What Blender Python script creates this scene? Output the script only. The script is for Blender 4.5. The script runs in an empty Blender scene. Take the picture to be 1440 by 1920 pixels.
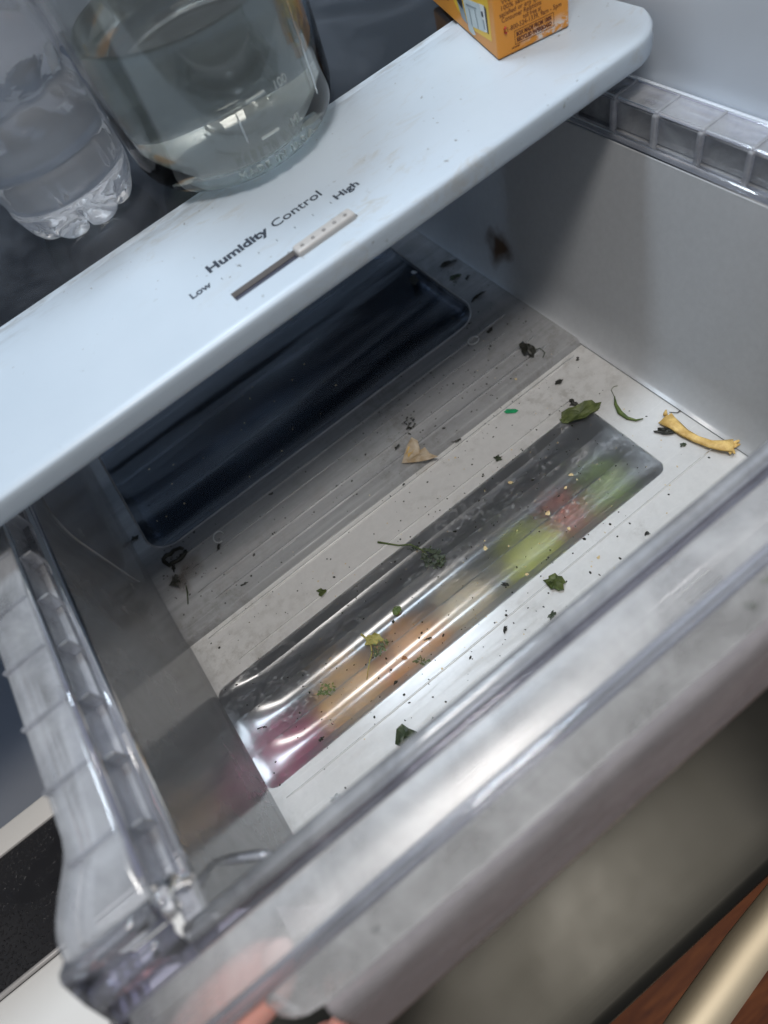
import bpy, bmesh, math, random
from mathutils import Vector, Matrix, noise
from mathutils.geometry import delaunay_2d_cdt

scene = bpy.context.scene
COL = scene.collection
R_ = random.Random(7)

# ------------------------------------------------------------------ camera
cam_data = bpy.data.cameras.new('camera')
cam_data.sensor_width = 36.0
cam_data.lens = 1219.598 / 1920.0 * 36.0
cam_data.clip_start = 0.01
cam_data.clip_end = 20.0
cam_data.dof.use_dof = True
cam_data.dof.focus_distance = 0.385
cam_data.dof.aperture_fstop = 4.6
camera = bpy.data.objects.new('camera', cam_data)
camera.matrix_world = Matrix((
    (0.7849399, 0.6092359, -0.1126982, 0.1045804),
    (-0.5642309, 0.6277587, -0.5362485, -0.0676943),
    (-0.2559546, 0.4845106, 0.8365027, 0.2315250),
    (0, 0, 0, 1)))
COL.objects.link(camera)
scene.camera = camera

# ------------------------------------------------------------------ world, lamps, exposure
world = bpy.data.worlds.new('World')
scene.world = world
world.use_nodes = True
bg = world.node_tree.nodes['Background']
bg.inputs[0].default_value = (0.62, 0.64, 0.68, 1)
bg.inputs[1].default_value = 0.27


def area(name, loc, target, sx, sy, power, color):
    d = bpy.data.lights.new(name, 'AREA')
    d.shape = 'RECTANGLE'
    d.size, d.size_y, d.energy, d.color = sx, sy, power, color
    o = bpy.data.objects.new(name, d)
    o.location = loc
    o.rotation_euler = (Vector(target) - Vector(loc)).to_track_quat('-Z', 'Y').to_euler()
    COL.objects.link(o)
    return o


area('fridge_lamp', (0.16, 0.53, 1.00), (0.17, 0.12, 0.0), 0.34, 0.14, 6.0, (0.74, 0.87, 1.0))
area('kitchen_lamp', (0.08, -0.16, 1.35), (0.15, 0.0, -0.1), 0.40, 0.26, 10.5, (1.0, 0.955, 0.91))

scene.view_settings.view_transform = 'Standard'
scene.view_settings.look = 'None'
scene.view_settings.exposure = 0.25
scene.view_settings.gamma = 1.0
scene.render.engine = 'CYCLES'
cy = scene.cycles
cy.use_denoising = True
try:
    cy.denoiser = 'OPENIMAGEDENOISE'
except Exception:
    pass
cy.max_bounces = 14
cy.transmission_bounces = 12
cy.glossy_bounces = 5
cy.diffuse_bounces = 4
cy.transparent_max_bounces = 24
cy.sample_clamp_indirect = 4.0
cy.caustics_refractive = True
cy.caustics_reflective = True
cy.blur_glossy = 0.3


# ------------------------------------------------------------------ material helpers
class NT:
    def __init__(self, name):
        self.m = bpy.data.materials.new(name)
        self.m.use_nodes = True
        self.t = self.m.node_tree
        self.t.nodes.clear()
        self.out = self.t.nodes.new('ShaderNodeOutputMaterial')

    def n(self, typ, **kw):
        nd = self.t.nodes.new(typ)
        for k, v in kw.items():
            if k.startswith('i_'):
                key = k[2:].replace('_', ' ')
                self.set(nd.inputs[key], v)
            elif k.startswith('k'):
                self.set(nd.inputs[int(k[1:])], v)
            else:
                setattr(nd, k, v)
        return nd

    def set(self, sock, v):
        if isinstance(v, bpy.types.NodeSocket):
            self.t.links.new(v, sock)
        elif isinstance(v, bpy.types.Node):
            self.t.links.new(v.outputs[0], sock)
        else:
            if isinstance(v, tuple) and len(v) == 3 and sock.type == 'RGBA':
                v = (*v, 1)
            sock.default_value = v

    def coord(self, scale=(1, 1, 1), loc=(0, 0, 0)):
        tc = self.n('ShaderNodeTexCoord')
        mp = self.n('ShaderNodeMapping')
        self.t.links.new(tc.outputs['Object'], mp.inputs[0])
        mp.inputs['Scale'].default_value = scale
        mp.inputs['Location'].default_value = loc
        return mp.outputs[0]

    def noise(self, scale, detail=4, rough=0.55, vec=None, dist=0.0):
        nd = self.n('ShaderNodeTexNoise')
        nd.inputs['Scale'].default_value = scale
        nd.inputs['Detail'].default_value = detail
        nd.inputs['Roughness'].default_value = rough
        nd.inputs['Distortion'].default_value = dist
        self.t.links.new(vec if vec is not None else self.coord(), nd.inputs['Vector'])
        return nd.outputs[0]

    def ramp(self, fac, stops):
        nd = self.n('ShaderNodeValToRGB')
        e = nd.color_ramp.elements
        while len(e) < len(stops):
            e.new(0.5)
        for el, (p, c) in zip(e, stops):
            el.position = p
            el.color = c if len(c) == 4 else (*c, 1)
        self.set(nd.inputs[0], fac)
        return nd.outputs[0]

    def mapr(self, v, a, b, c, d):
        nd = self.n('ShaderNodeMapRange')
        self.set(nd.inputs[0], v)
        for i, x in enumerate((a, b, c, d)):
            nd.inputs[i + 1].default_value = x
        return nd.outputs[0]

    def mixc(self, fac, a, b):
        nd = self.n('ShaderNodeMix', data_type='RGBA')
        self.set(nd.inputs[0], fac)
        self.set(nd.inputs[6], a)
        self.set(nd.inputs[7], b)
        return nd.outputs[2]

    def mixs(self, fac, a, b):
        nd = self.n('ShaderNodeMixShader')
        self.set(nd.inputs[0], fac)
        self.t.links.new(a.outputs[0], nd.inputs[1])
        self.t.links.new(b.outputs[0], nd.inputs[2])
        return nd

    def math(self, op, a, b=0.0):
        nd = self.n('ShaderNodeMath', operation=op)
        self.set(nd.inputs[0], a)
        self.set(nd.inputs[1], b)
        return nd.outputs[0]

    def bump(self, h, strength=0.2, dist=0.001):
        nd = self.n('ShaderNodeBump')
        nd.inputs['Strength'].default_value = strength
        nd.inputs['Distance'].default_value = dist
        self.set(nd.inputs['Height'], h)
        return nd.outputs[0]

    def principled(self, **kw):
        nd = self.n('ShaderNodeBsdfPrincipled')
        for k, v in kw.items():
            self.set(nd.inputs[k.replace('_', ' ')], v)
        return nd

    def done(self, sh):
        self.t.links.new(sh.outputs[0], self.out.inputs['Surface'])
        return self.m


M = {}


def solid(name, color, rough=0.5, metal=0.0, var=0.15, scale=60, spec=0.5, bump=0.0):
    t = NT(name)
    nz = t.noise(scale, 5)
    c = t.mixc(t.mapr(nz, 0.3, 0.7, 0, 1), tuple(x * (1 - var) for x in color), tuple(min(1, x * (1 + var)) for x in color))
    kw = dict(Base_Color=c, Roughness=t.mapr(nz, 0.3, 0.7, rough * 0.85, min(1, rough * 1.15)), Metallic=metal)
    p = t.principled(**kw)
    p.inputs['Specular IOR Level'].default_value = spec
    if bump:
        t.set(p.inputs['Normal'], t.bump(nz, bump, 0.001))
    M[name] = t.done(p)
    return M[name]


# white enamelled trim with rubbed-in dirt
t = NT('trim_white')
nz = t.noise(9, 6, 0.6)
c = t.mixc(t.mapr(nz, 0.35, 0.7, 0, 1), (0.42, 0.49, 0.56), (0.46, 0.53, 0.60))
sm = t.noise(48, 8, 0.75, t.coord((1, 2.6, 1)), 0.8)
sm2 = t.noise(11, 3, 0.5, t.coord((1, 1, 1), (3, 1, 0)))
fac = t.math('MULTIPLY', t.mapr(sm, 0.53, 0.66, 0, 1), t.mapr(sm2, 0.46, 0.62, 0, 1))
c = t.mixc(t.math('MULTIPLY', fac, 0.55), c, (0.36, 0.34, 0.30))
tcx = t.n('ShaderNodeTexCoord')
spx = t.n('ShaderNodeSeparateXYZ')
t.t.links.new(tcx.outputs['Object'], spx.inputs[0])
lipz = t.math('MULTIPLY', t.mapr(spx.outputs[1], 0.262, 0.284, 0, 1), t.mapr(t.noise(55, 6, 0.7, t.coord((0.5, 2, 1))), 0.48, 0.62, 0, 1))
c = t.mixc(t.math('MULTIPLY', lipz, 0.6), c, (0.20, 0.20, 0.19))
sp = t.noise(240, 2, 0.5)
sp2 = t.noise(23, 2, 0.5, t.coord((1, 1, 1), (7, 3, 0)))
fs = t.math('MULTIPLY', t.mapr(sp, 0.70, 0.735, 0, 1), t.mapr(sp2, 0.45, 0.6, 0, 1))
c = t.mixc(t.math('MULTIPLY', fs, 0.7), c, (0.12, 0.11, 0.10))
p = t.principled(Base_Color=c, Roughness=t.mapr(sm, 0.3, 0.7, 0.30, 0.42))
t.set(p.inputs['Normal'], t.bump(t.noise(350, 3), 0.03, 0.0006))
M['trim_white'] = t.done(p)

solid('liner_white', (0.56, 0.61, 0.67), 0.42, var=0.03, scale=6)
solid('ink', (0.025, 0.035, 0.055), 0.5, var=0.1)
solid('ink_brown', (0.13, 0.035, 0.012), 0.6, var=0.1)
solid('slot_dark', (0.045, 0.05, 0.075), 0.5, var=0.1)
solid('slider_grey', (0.42, 0.41, 0.40), 0.3, var=0.05)
solid('slider_dot', (0.22, 0.215, 0.21), 0.4, var=0.05)
solid('bin_shade', (0.03, 0.035, 0.05), 0.45, var=0.3, scale=8)
solid('grey_liner', (0.20, 0.22, 0.26), 0.45, var=0.1, scale=8)
solid('lower_white', (0.74, 0.73, 0.70), 0.4, var=0.03, scale=10)
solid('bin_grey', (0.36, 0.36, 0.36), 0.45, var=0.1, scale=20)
solid('gasket', (0.05, 0.05, 0.05), 0.4)

# dark tinted shelf glass
t = NT('dark_glass')
haze = t.mapr(t.noise(14, 5, 0.6, None, 0.8), 0.42, 0.75, 0.02, 0.14)
tr = t.n('ShaderNodeBsdfTransparent', k0=(0.44, 0.48, 0.53))
df = t.n('ShaderNodeBsdfDiffuse', k0=(0.30, 0.33, 0.38))
a = t.mixs(haze, tr, df)
gl = t.n('ShaderNodeBsdfGlossy', k0=(0.9, 0.95, 1.0), k1=0.10)
fr = t.n('ShaderNodeFresnel', k0=1.45)
M['dark_glass'] = t.done(t.mixs(fr, a, gl))

# wet black glass of the lower shelf
t = NT('black_wet')
nz = t.noise(420, 2, 0.5)
nb = t.noise(16, 4, 0.6)
mask = t.math('MULTIPLY', t.mapr(nz, 0.56, 0.66, 0, 1), t.mapr(nb, 0.40, 0.55, 0, 1))
p = t.principled(Base_Color=t.mixc(nb, (0.010, 0.010, 0.012), (0.03, 0.03, 0.033)), Roughness=t.mapr(nb, 0.3, 0.7, 0.25, 0.5))
t.set(p.inputs['Normal'], t.bump(mask, 0.9, 0.0012))
M['black_wet'] = t.done(p)


def clear_plastic(name, tint=(0.93, 0.94, 0.97), haze=0.22, rough=0.06, hazecol=(0.8, 0.82, 0.88), ior=1.5, smear=0.0):
    t = NT(name)
    tr = t.n('ShaderNodeBsdfTransparent', k0=tint)
    df = t.n('ShaderNodeBsdfDiffuse', k0=hazecol)
    tl = t.n('ShaderNodeBsdfTranslucent', k0=hazecol)
    d = t.mixs(0.45, df, tl)
    nz = t.noise(30, 6, 0.65, t.coord((1, 1, 1)), 0.5)
    h = t.mapr(nz, 0.35, 0.75, haze * 0.6, haze * 1.4 + smear)
    a = t.mixs(h, tr, d)
    gl = t.n('ShaderNodeBsdfGlossy', k0=(1, 1, 1), k1=rough)
    fr = t.n('ShaderNodeFresnel', k0=ior)
    t.set(fr.inputs['Normal'], t.bump(t.noise(120, 3), 0.06, 0.001))
    M[name] = t.done(t.mixs(fr, a, gl))


clear_plastic('clear_plastic')
clear_plastic('clear_edge', (0.74, 0.74, 0.85), 0.20, 0.05)
clear_plastic('rim_plastic', (0.86, 0.88, 0.92), 0.40, 0.10, (0.82, 0.84, 0.87))


clear_plastic('rail_plastic', (0.90, 0.91, 0.95), 0.46, 0.10, (0.84, 0.86, 0.90))


def frosted(name, see=0.45, rough=0.35, col=(0.74, 0.75, 0.76), tint=(0.85, 0.86, 0.88), gloss=0.22, soft=0.2, sscale=22, cscale=(1, 1, 1),
            thin=0.0, stain=None, dist=0.4, bmp=0.05, grime=0.25, ior=1.45, sv=0.4):
    """milky moulded plastic: part scatter, part blurred view through, with grime and rubbed scratches"""
    t = NT(name)
    rf = t.n('ShaderNodeBsdfRefraction', k0=tint)
    rf.inputs['Roughness'].default_value = rough
    rf.inputs['IOR'].default_value = 1.35
    through = rf
    if thin:
        tr = t.n('ShaderNodeBsdfTransparent', k0=tint)
        through = t.mixs(thin, rf, tr)
    nz = t.noise(sscale, 7, 0.62, t.coord(cscale), dist)
    nf = t.noise(260, 3, 0.6)
    scr = t.noise(70, 4, 0.7, t.coord((0.35, 5.0, 3.0), (2, 5, 1)), 0.3)
    h = t.mapr(nz, 0.40, 0.68, 0, 1)
    cc = t.mixc(t.mapr(nf, 0.3, 0.7, 0, 1), tuple(x * 0.93 for x in col), col)
    gm = t.noise(13, 6, 0.68, t.coord((1, 1, 1), (4, 2, 7)), 0.5)
    gs = t.noise(150, 4, 0.7, t.coord((1, 1, 1), (1, 9, 3)))
    gfac = t.math('MULTIPLY', t.mapr(gm, 0.50, 0.70, 0, 1), t.mapr(gs, 0.45, 0.62, 0, 1))
    cc = t.mixc(t.math('MULTIPLY', gfac, grime), cc, (0.22, 0.19, 0.14))
    if stain is not None:
        cc = stain(t, cc)
    df = t.n('ShaderNodeBsdfDiffuse', k0=cc)
    tl = t.n('ShaderNodeBsdfTranslucent', k0=cc)
    d = t.mixs(0.35, df, tl)
    fac = t.mapr(h, 0, 1, 1 - see, min(0.97, 1 - see + soft * see))
    a = t.mixs(fac, through, d)
    gl = t.n('ShaderNodeBsdfGlossy', k0=(1, 1, 1))
    t.set(gl.inputs['Roughness'], t.mapr(scr, 0.35, 0.65, gloss * (1 - sv), gloss * (1 + sv)))
    fr = t.n('ShaderNodeFresnel', k0=ior)
    bn = t.bump(t.math('ADD', nz, t.math('MULTIPLY', scr, 0.6 * sv)), bmp, 0.001)
    t.set(fr.inputs['Normal'], bn)
    t.set(gl.inputs['Normal'], bn)
    M[name] = t.done(t.mixs(fr, a, gl))


RZ_FLOOR = -0.1215


def wall_stain(t, cc, at=(0.3485, 0.2665, -0.1000), r0=0.0075, r1=0.0165, col=(0.13, 0.065, 0.025), k=1.0):
    tc = t.n('ShaderNodeTexCoord')
    sep = t.n('ShaderNodeVectorMath', operation='DISTANCE')
    wob = t.n('ShaderNodeVectorMath', operation='ADD')
    nzz = t.n('ShaderNodeTexNoise')
    nzz.inputs['Scale'].default_value = 60
    sc = t.n('ShaderNodeVectorMath', operation='SCALE')
    t.t.links.new(tc.outputs['Object'], nzz.inputs['Vector'])
    t.t.links.new(nzz.outputs[1], sc.inputs[0])
    sc.inputs['Scale'].default_value = 0.022
    t.t.links.new(tc.outputs['Object'], wob.inputs[0])
    t.t.links.new(sc.outputs[0], wob.inputs[1])
    t.t.links.new(wob.outputs[0], sep.inputs[0])
    sep.inputs[1].default_value = Vector(at) + Vector((0.011, 0.011, 0.011))
    return t.mixc(t.mapr(sep.outputs['Value'], r0, r1, k, 0), cc, col)


frosted('wall_frost', 0.64, 0.24, (0.68, 0.675, 0.67), gloss=0.16, thin=0.5, soft=0.2, ior=1.85, grime=0.35)
frosted('right_wall_frost', 0.20, 0.35, (0.65, 0.67, 0.69), gloss=0.30, soft=0.1, thin=0.3, stain=wall_stain, grime=0.04, bmp=0.01, sv=0.08, sscale=14, cscale=(1, 2.5, 0.4))
frosted('floor_frost', 0.16, 0.30, (0.80, 0.795, 0.78), gloss=0.20, soft=0.4, sscale=16, cscale=(0.25, 3, 1), grime=0.45)
frosted('floor_rear_frost', 0.62, 0.14, (0.62, 0.625, 0.63), gloss=0.20, soft=0.45, thin=0.3, sscale=9, cscale=(0.3, 4, 1), grime=0.5, dist=0.3,
        stain=lambda t, cc: wall_stain(t, cc, (0.0249, 0.2178, RZ_FLOOR), 0.004, 0.014, (0.16, 0.10, 0.05), 0.75))
frosted('front_frost', 0.79, 0.10, (0.95, 0.955, 0.96), tint=(0.97, 0.97, 0.98), gloss=0.30, bmp=0.12, soft=0.22, sscale=38, thin=0.9, grime=0.08, sv=0.12)
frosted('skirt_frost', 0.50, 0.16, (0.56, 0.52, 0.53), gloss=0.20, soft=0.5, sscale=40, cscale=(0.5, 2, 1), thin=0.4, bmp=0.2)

# polished corrugated window in the floor, grimy
t = NT('window_plastic')
rf = t.n('ShaderNodeBsdfRefraction', k0=(0.93, 0.94, 0.95))
rf.inputs['Roughness'].default_value = 0.52
rf.inputs['IOR'].default_value = 1.42
trn = t.n('ShaderNodeBsdfTransparent', k0=(0.9, 0.91, 0.93))
rt = t.mixs(0.05, rf, trn)
nz = t.noise(40, 7, 0.7, t.coord((0.6, 1.4, 1)), 0.5)
nf = t.noise(420, 3, 0.6)
grime = t.math('MULTIPLY', t.mapr(nz, 0.45, 0.7, 0.1, 1), t.mapr(nf, 0.50, 0.66, 0.05, 1))
df = t.n('ShaderNodeBsdfDiffuse', k0=(0.62, 0.63, 0.64))
a = t.mixs(t.mapr(grime, 0, 1, 0.04, 0.44), rt, df)
gl = t.n('ShaderNodeBsdfGlossy', k0=(1, 1, 1), k1=0.19)
fr = t.n('ShaderNodeFresnel', k0=1.5)
M['window_plastic'] = t.done(t.mixs(fr, a, gl))

# clear rear window of the floor
t = NT('rear_window')
trn = t.n('ShaderNodeBsdfTransparent', k0=(0.62, 0.66, 0.74))
df = t.n('ShaderNodeBsdfDiffuse', k0=(0.40, 0.44, 0.50))
nz = t.noise(11, 6, 0.6, t.coord((0.22, 2.6, 1)), 0.6)
a = t.mixs(t.mapr(nz, 0.42, 0.66, 0.03, 0.50), trn, df)  # streaky pale blend paints in the bluish reflections
gl = t.n('ShaderNodeBsdfGlossy', k0=(0.9, 0.95, 1.0), k1=0.09)
fr = t.n('ShaderNodeFresnel', k0=1.5)
M['rear_window'] = t.done(t.mixs(fr, a, gl))

# jar glass and water
t = NT('jar_glass')
p = t.principled(Base_Color=(0.945, 0.965, 0.945), Roughness=0.02, IOR=1.48)
p.inputs['Transmission Weight'].default_value = 1.0
t.set(p.inputs['Normal'], t.bump(t.noise(25, 3), 0.05, 0.002))
M['jar_glass'] = t.done(p)
t = NT('emboss_glass')
a = t.n('ShaderNodeBsdfGlass', k0=(0.92, 0.96, 0.95), k1=0.05)
b = t.n('ShaderNodeBsdfDiffuse', k0=(0.75, 0.80, 0.80))
M['emboss_glass'] = t.done(t.mixs(0.30, a, b))
t = NT('jar_water')
p = t.principled(Base_Color=(0.87, 0.88, 0.85), Roughness=0.0, IOR=1.33)
p.inputs['Transmission Weight'].default_value = 1.0
tl = t.n('ShaderNodeBsdfTranslucent', k0=(0.38, 0.40, 0.35))
M['jar_water'] = t.done(t.mixs(0.16, p, tl))
t = NT('bottle_plastic')
p = t.principled(Base_Color=(0.93, 0.95, 0.97), Roughness=0.03, IOR=1.34)
p.inputs['Transmission Weight'].default_value = 1.0
t.set(p.inputs['Normal'], t.bump(t.noise(45, 4, 0.6, t.coord((1, 1, 0.7)), 0.8), 0.35, 0.003))
df = t.n('ShaderNodeBsdfDiffuse', k0=(0.72, 0.75, 0.80))
M['bottle_plastic'] = t.done(t.mixs(0.15, p, df))

# carton
t = NT('carton_orange')
nz = t.noise(50, 4)
c = t.mixc(nz, (0.66, 0.25, 0.025), (0.76, 0.31, 0.035))
w = t.noise(75, 6, 0.7, t.coord((1, 1, 1.6), (2, 0, 0)), 0.4)
tc = t.n('ShaderNodeTexCoord')
sx = t.n('ShaderNodeSeparateXYZ')
t.t.links.new(tc.outputs['Object'], sx.inputs[0])
zone = t.math('MULTIPLY', t.mapr(sx.outputs[2], 0.0085, 0.0035, 0, 1), t.mapr(sx.outputs[0], 0.012, 0.022, 0, 1))
c = t.mixc(t.math('MULTIPLY', zone, t.mapr(w, 0.47, 0.53, 0, 1)), c, (0.72, 0.66, 0.60))
M['carton_orange'] = t.done(t.principled(Base_Color=c, Roughness=0.42))
solid('carton_yellow', (0.80, 0.50, 0.03), 0.42, var=0.05)
solid('print_white', (0.74, 0.74, 0.70), 0.5, var=0.05)
solid('print_black', (0.03, 0.03, 0.035), 0.5, var=0.1)
solid('print_grey', (0.28, 0.32, 0.34), 0.5, var=0.1)
solid('print_pale', (0.52, 0.58, 0.58), 0.5, var=0.1)
solid('print_red', (0.42, 0.03, 0.02), 0.5, var=0.1)

# brushed steel, smudged
t = NT('steel_dark')
st = t.noise(30, 5, 0.6, t.coord((0.15, 6, 1)))
sg = t.noise(7, 4, 0.55)
p = t.principled(Base_Color=t.mixc(sg, (0.025, 0.025, 0.025), (0.070, 0.066, 0.054)), Metallic=1.0, Roughness=t.mapr(sg, 0.3, 0.7, 0.32, 0.55))
t.set(p.inputs['Normal'], t.bump(st, 0.05, 0.001))
M['steel_dark'] = t.done(p)
t = NT('steel_bar')
p = t.principled(Base_Color=(0.84, 0.74, 0.56), Metallic=1.0, Roughness=0.68)
t.set(p.inputs['Normal'], t.bump(t.noise(60, 3), 0.04, 0.001))
M['steel_bar'] = t.done(p)
solid('steel_edge', (0.72, 0.58, 0.36), 0.3, metal=1.0, var=0.1)

# wooden floor
t = NT('wood')
gr = t.noise(10, 7, 0.65, t.coord((1.2, 14, 1)), 1.2)
oi = t.n('ShaderNodeObjectInfo')
c = t.ramp(gr, [(0.25, (0.055, 0.012, 0.004)), (0.5, (0.17, 0.045, 0.011)), (0.75, (0.30, 0.095, 0.024))])
c = t.mixc(t.mapr(oi.outputs['Random'], 0, 1, 0, 0.4), c, (0.10, 0.028, 0.010))
p = t.principled(Base_Color=c, Roughness=0.5)
p.inputs['Specular IOR Level'].default_value = 0.2
M['wood'] = t.done(p)

# skin
t = NT('skin')
nz = t.noise(40, 5, 0.6)
p = t.principled(Base_Color=t.mixc(nz, (0.74, 0.33, 0.27), (0.84, 0.45, 0.38)), Roughness=0.5)
p.inputs['Subsurface Weight'].default_value = 0.25
p.inputs['Subsurface Radius'].default_value = (0.008, 0.003, 0.0015)
p.inputs['Subsurface Scale'].default_value = 0.6
t.set(p.inputs['Normal'], t.bump(t.noise(400, 3), 0.2, 0.0005))
M['skin'] = t.done(p)
solid('nail', (0.75, 0.48, 0.42), 0.3, var=0.05)


def leafmat(name, a, b, rough=0.6, trans=0.25):
    t = NT(name)
    nz = t.noise(180, 5, 0.6)
    c = t.mixc(t.mapr(nz, 0.3, 0.7, 0, 1), a, b)
    p = t.principled(Base_Color=c, Roughness=rough)
    t.set(p.inputs['Normal'], t.bump(nz, 0.5, 0.0008))
    tl = t.n('ShaderNodeBsdfTranslucent', k0=c)
    M[name] = t.done(t.mixs(trans, p, tl))


leafmat('leaf_black', (0.008, 0.009, 0.007), (0.030, 0.030, 0.022), 0.55, 0.05)
leafmat('leaf_dark', (0.014, 0.022, 0.010), (0.045, 0.065, 0.025), 0.5, 0.15)
leafmat('leaf_olive', (0.035, 0.055, 0.015), (0.13, 0.16, 0.045), 0.55)
leafmat('leaf_green', (0.05, 0.09, 0.02), (0.17, 0.22, 0.06), 0.55)
leafmat('leaf_yellow', (0.34, 0.30, 0.08), (0.50, 0.44, 0.15), 0.55, 0.4)
leafmat('stem_tan', (0.42, 0.24, 0.05), (0.80, 0.58, 0.22), 0.6, 0.1)
leafmat('skin_beige', (0.44, 0.31, 0.16), (0.68, 0.60, 0.48), 0.5, 0.4)
leafmat('plastic_green', (0.01, 0.24, 0.09), (0.02, 0.32, 0.13), 0.4, 0.1)
leafmat('crumb_pale', (0.60, 0.45, 0.22), (0.78, 0.66, 0.42), 0.6, 0.2)
leafmat('crumb_brown', (0.20, 0.08, 0.03), (0.34, 0.15, 0.05), 0.6, 0.1)
leafmat('film_white', (0.60, 0.62, 0.63), (0.75, 0.77, 0.78), 0.15, 0.5)


# ------------------------------------------------------------------ object helpers
def link(name, me, mat=None, parent=None, smooth=False, loc=None):
    o = bpy.data.objects.new(name, me)
    COL.objects.link(o)
    if mat:
        me.materials.append(M[mat])
    if parent:
        o.parent = parent
    if loc is not None:
        o.location = loc
    if smooth:
        for p in me.polygons:
            p.use_smooth = True
    return o


def mesh(name, vs, fs, mat=None, parent=None, smooth=False, loc=None):
    me = bpy.data.meshes.new(name)
    me.from_pydata([tuple(v) for v in vs], [], [tuple(f) for f in fs])
    me.update()
    return link(name, me, mat, parent, smooth, loc)


def empty(name, loc=(0, 0, 0)):
    o = bpy.data.objects.new(name, None)
    o.location = loc
    o.empty_display_size = 0.01
    COL.objects.link(o)
    return o


def tag(o, label, cat, group=None, kind=None):
    o['label'] = label
    o['category'] = cat
    if group:
        o['group'] = group
    if kind:
        o['kind'] = kind
    return o


def struct(o):
    o['kind'] = 'structure'
    return o


def solidify(o, th, off=-1.0):
    m = o.modifiers.new('thickness', 'SOLIDIFY')
    m.thickness = th
    m.offset = off
    return o


def bevel(o, w, seg=2):
    m = o.modifiers.new('bevel', 'BEVEL')
    m.width = w
    m.segments = seg
    m.limit_method = 'ANGLE'
    return o


def box_data(x0, x1, y0, y1, z0, z1):
    vs = [(x, y, z) for x in (x0, x1) for y in (y0, y1) for z in (z0, z1)]
    fs = [(0, 1, 3, 2), (4, 6, 7, 5), (0, 4, 5, 1), (2, 3, 7, 6), (0, 2, 6, 4), (1, 5, 7, 3)]
    return vs, fs


def box(name, x0, x1, y0, y1, z0, z1, mat, parent=None, bev=0.0):
    o = mesh(name, *box_data(x0, x1, y0, y1, z0, z1), mat, parent)
    if bev:
        bevel(o, bev, 3)
        for p in o.data.polygons:
            p.use_smooth = True
    return o


def sweep(name, prof, stations, place, mat, parent=None, smooth=True, closed=False):
    """sweep a 2D profile through stations; place(a, b, s) -> xyz"""
    vs, fs = [], []
    n = len(prof)
    for s in stations:
        for a, b in prof:
            vs.append(place(a, b, s))
    for i in range(len(stations) - 1):
        for j in range(n if closed else n - 1):
            k = (j + 1) % n
            fs.append((i * n + j, i * n + k, (i + 1) * n + k, (i + 1) * n + j))
    if closed:
        fs.append(tuple(range(n))[::-1])
        fs.append(tuple(range((len(stations) - 1) * n, len(stations) * n)))
    return mesh(name, vs, fs, mat, parent, smooth)


def smooth_prof(pts, it=2):
    for _ in range(it):
        out = [pts[0]]
        for a, b in zip(pts, pts[1:]):
            out.append((a[0] * .75 + b[0] * .25, a[1] * .75 + b[1] * .25))
            out.append((a[0] * .25 + b[0] * .75, a[1] * .25 + b[1] * .75))
        out.append(pts[-1])
        pts = out
    return pts


def tube(name, pts, rad, mat, parent=None, seg=8, loc=None):
    pts = [Vector(p) for p in pts]
    if not isinstance(rad, (list, tuple)):
        rad = [rad] * len(pts)
    vs, fs = [], []
    up = Vector((0.13, 0.21, 1)).normalized()
    for i, p in enumerate(pts):
        d = (pts[min(i + 1, len(pts) - 1)] - pts[max(i - 1, 0)]).normalized()
        s = d.cross(up).normalized()
        u = s.cross(d)
        for k in range(seg):
            a = 2 * math.pi * k / seg
            vs.append(p + (s * math.cos(a) + u * math.sin(a)) * rad[i])
    for i in range(len(pts) - 1):
        for k in range(seg):
            fs.append((i * seg + k, i * seg + (k + 1) % seg, (i + 1) * seg + (k + 1) % seg, (i + 1) * seg + k))
    fs.append(tuple(range(seg))[::-1])
    fs.append(tuple(range((len(pts) - 1) * seg, len(pts) * seg)))
    return mesh(name, vs, fs, mat, parent, True, loc)


def lathe(name, prof, mat, parent=None, seg=64, mod=None, loc=None, cap=True):
    vs, fs = [], []
    n = len(prof)
    for j, (r, z) in enumerate(prof):
        for k in range(seg):
            a = 2 * math.pi * k / seg
            rr, zz = (mod(r, z, a) if mod else (r, z))
            vs.append((rr * math.cos(a), rr * math.sin(a), zz))
    for j in range(n - 1):
        for k in range(seg):
            fs.append((j * seg + k, j * seg + (k + 1) % seg, (j + 1) * seg + (k + 1) % seg, (j + 1) * seg + k))
    if cap:
        fs.append(tuple(range(seg))[::-1])
        fs.append(tuple(range((n - 1) * seg, n * seg)))
    return mesh(name, vs, fs, mat, parent, True, loc)


def text_data(s, size, bold=0.0, extrude=0.02, spacing=1.0):
    cu = bpy.data.curves.new('print', 'FONT')
    cu.body = s
    cu.size = size
    cu.extrude = extrude
    cu.offset = bold
    cu.space_character = spacing
    cu.resolution_u = 3
    ob = bpy.data.objects.new('print', cu)
    COL.objects.link(ob)
    dg = bpy.context.evaluated_depsgraph_get()
    me = ob.evaluated_get(dg).to_mesh()
    vs = [v.co.copy() for v in me.vertices]
    fs = [tuple(p.vertices) for p in me.polygons]
    ob.evaluated_get(dg).to_mesh_clear()
    bpy.data.objects.remove(ob)
    bpy.data.curves.remove(cu)
    return vs, fs


def text(name, s, size, origin, ex, ey, mat, parent, bold=0.0, extrude=0.00004, width=None, spacing=1.0):
    vs, fs = text_data(s, size, bold, extrude, spacing)
    ex, ey = Vector(ex).normalized(), Vector(ey).normalized()
    ez = ex.cross(ey)
    if width:
        w = max(v.x for v in vs)
        k = width / w
    else:
        k = 1
    out = [Vector(origin) + ex * v.x * k + ey * v.y + ez * v.z for v in vs]
    return mesh(name, out, fs, mat, parent)


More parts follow.
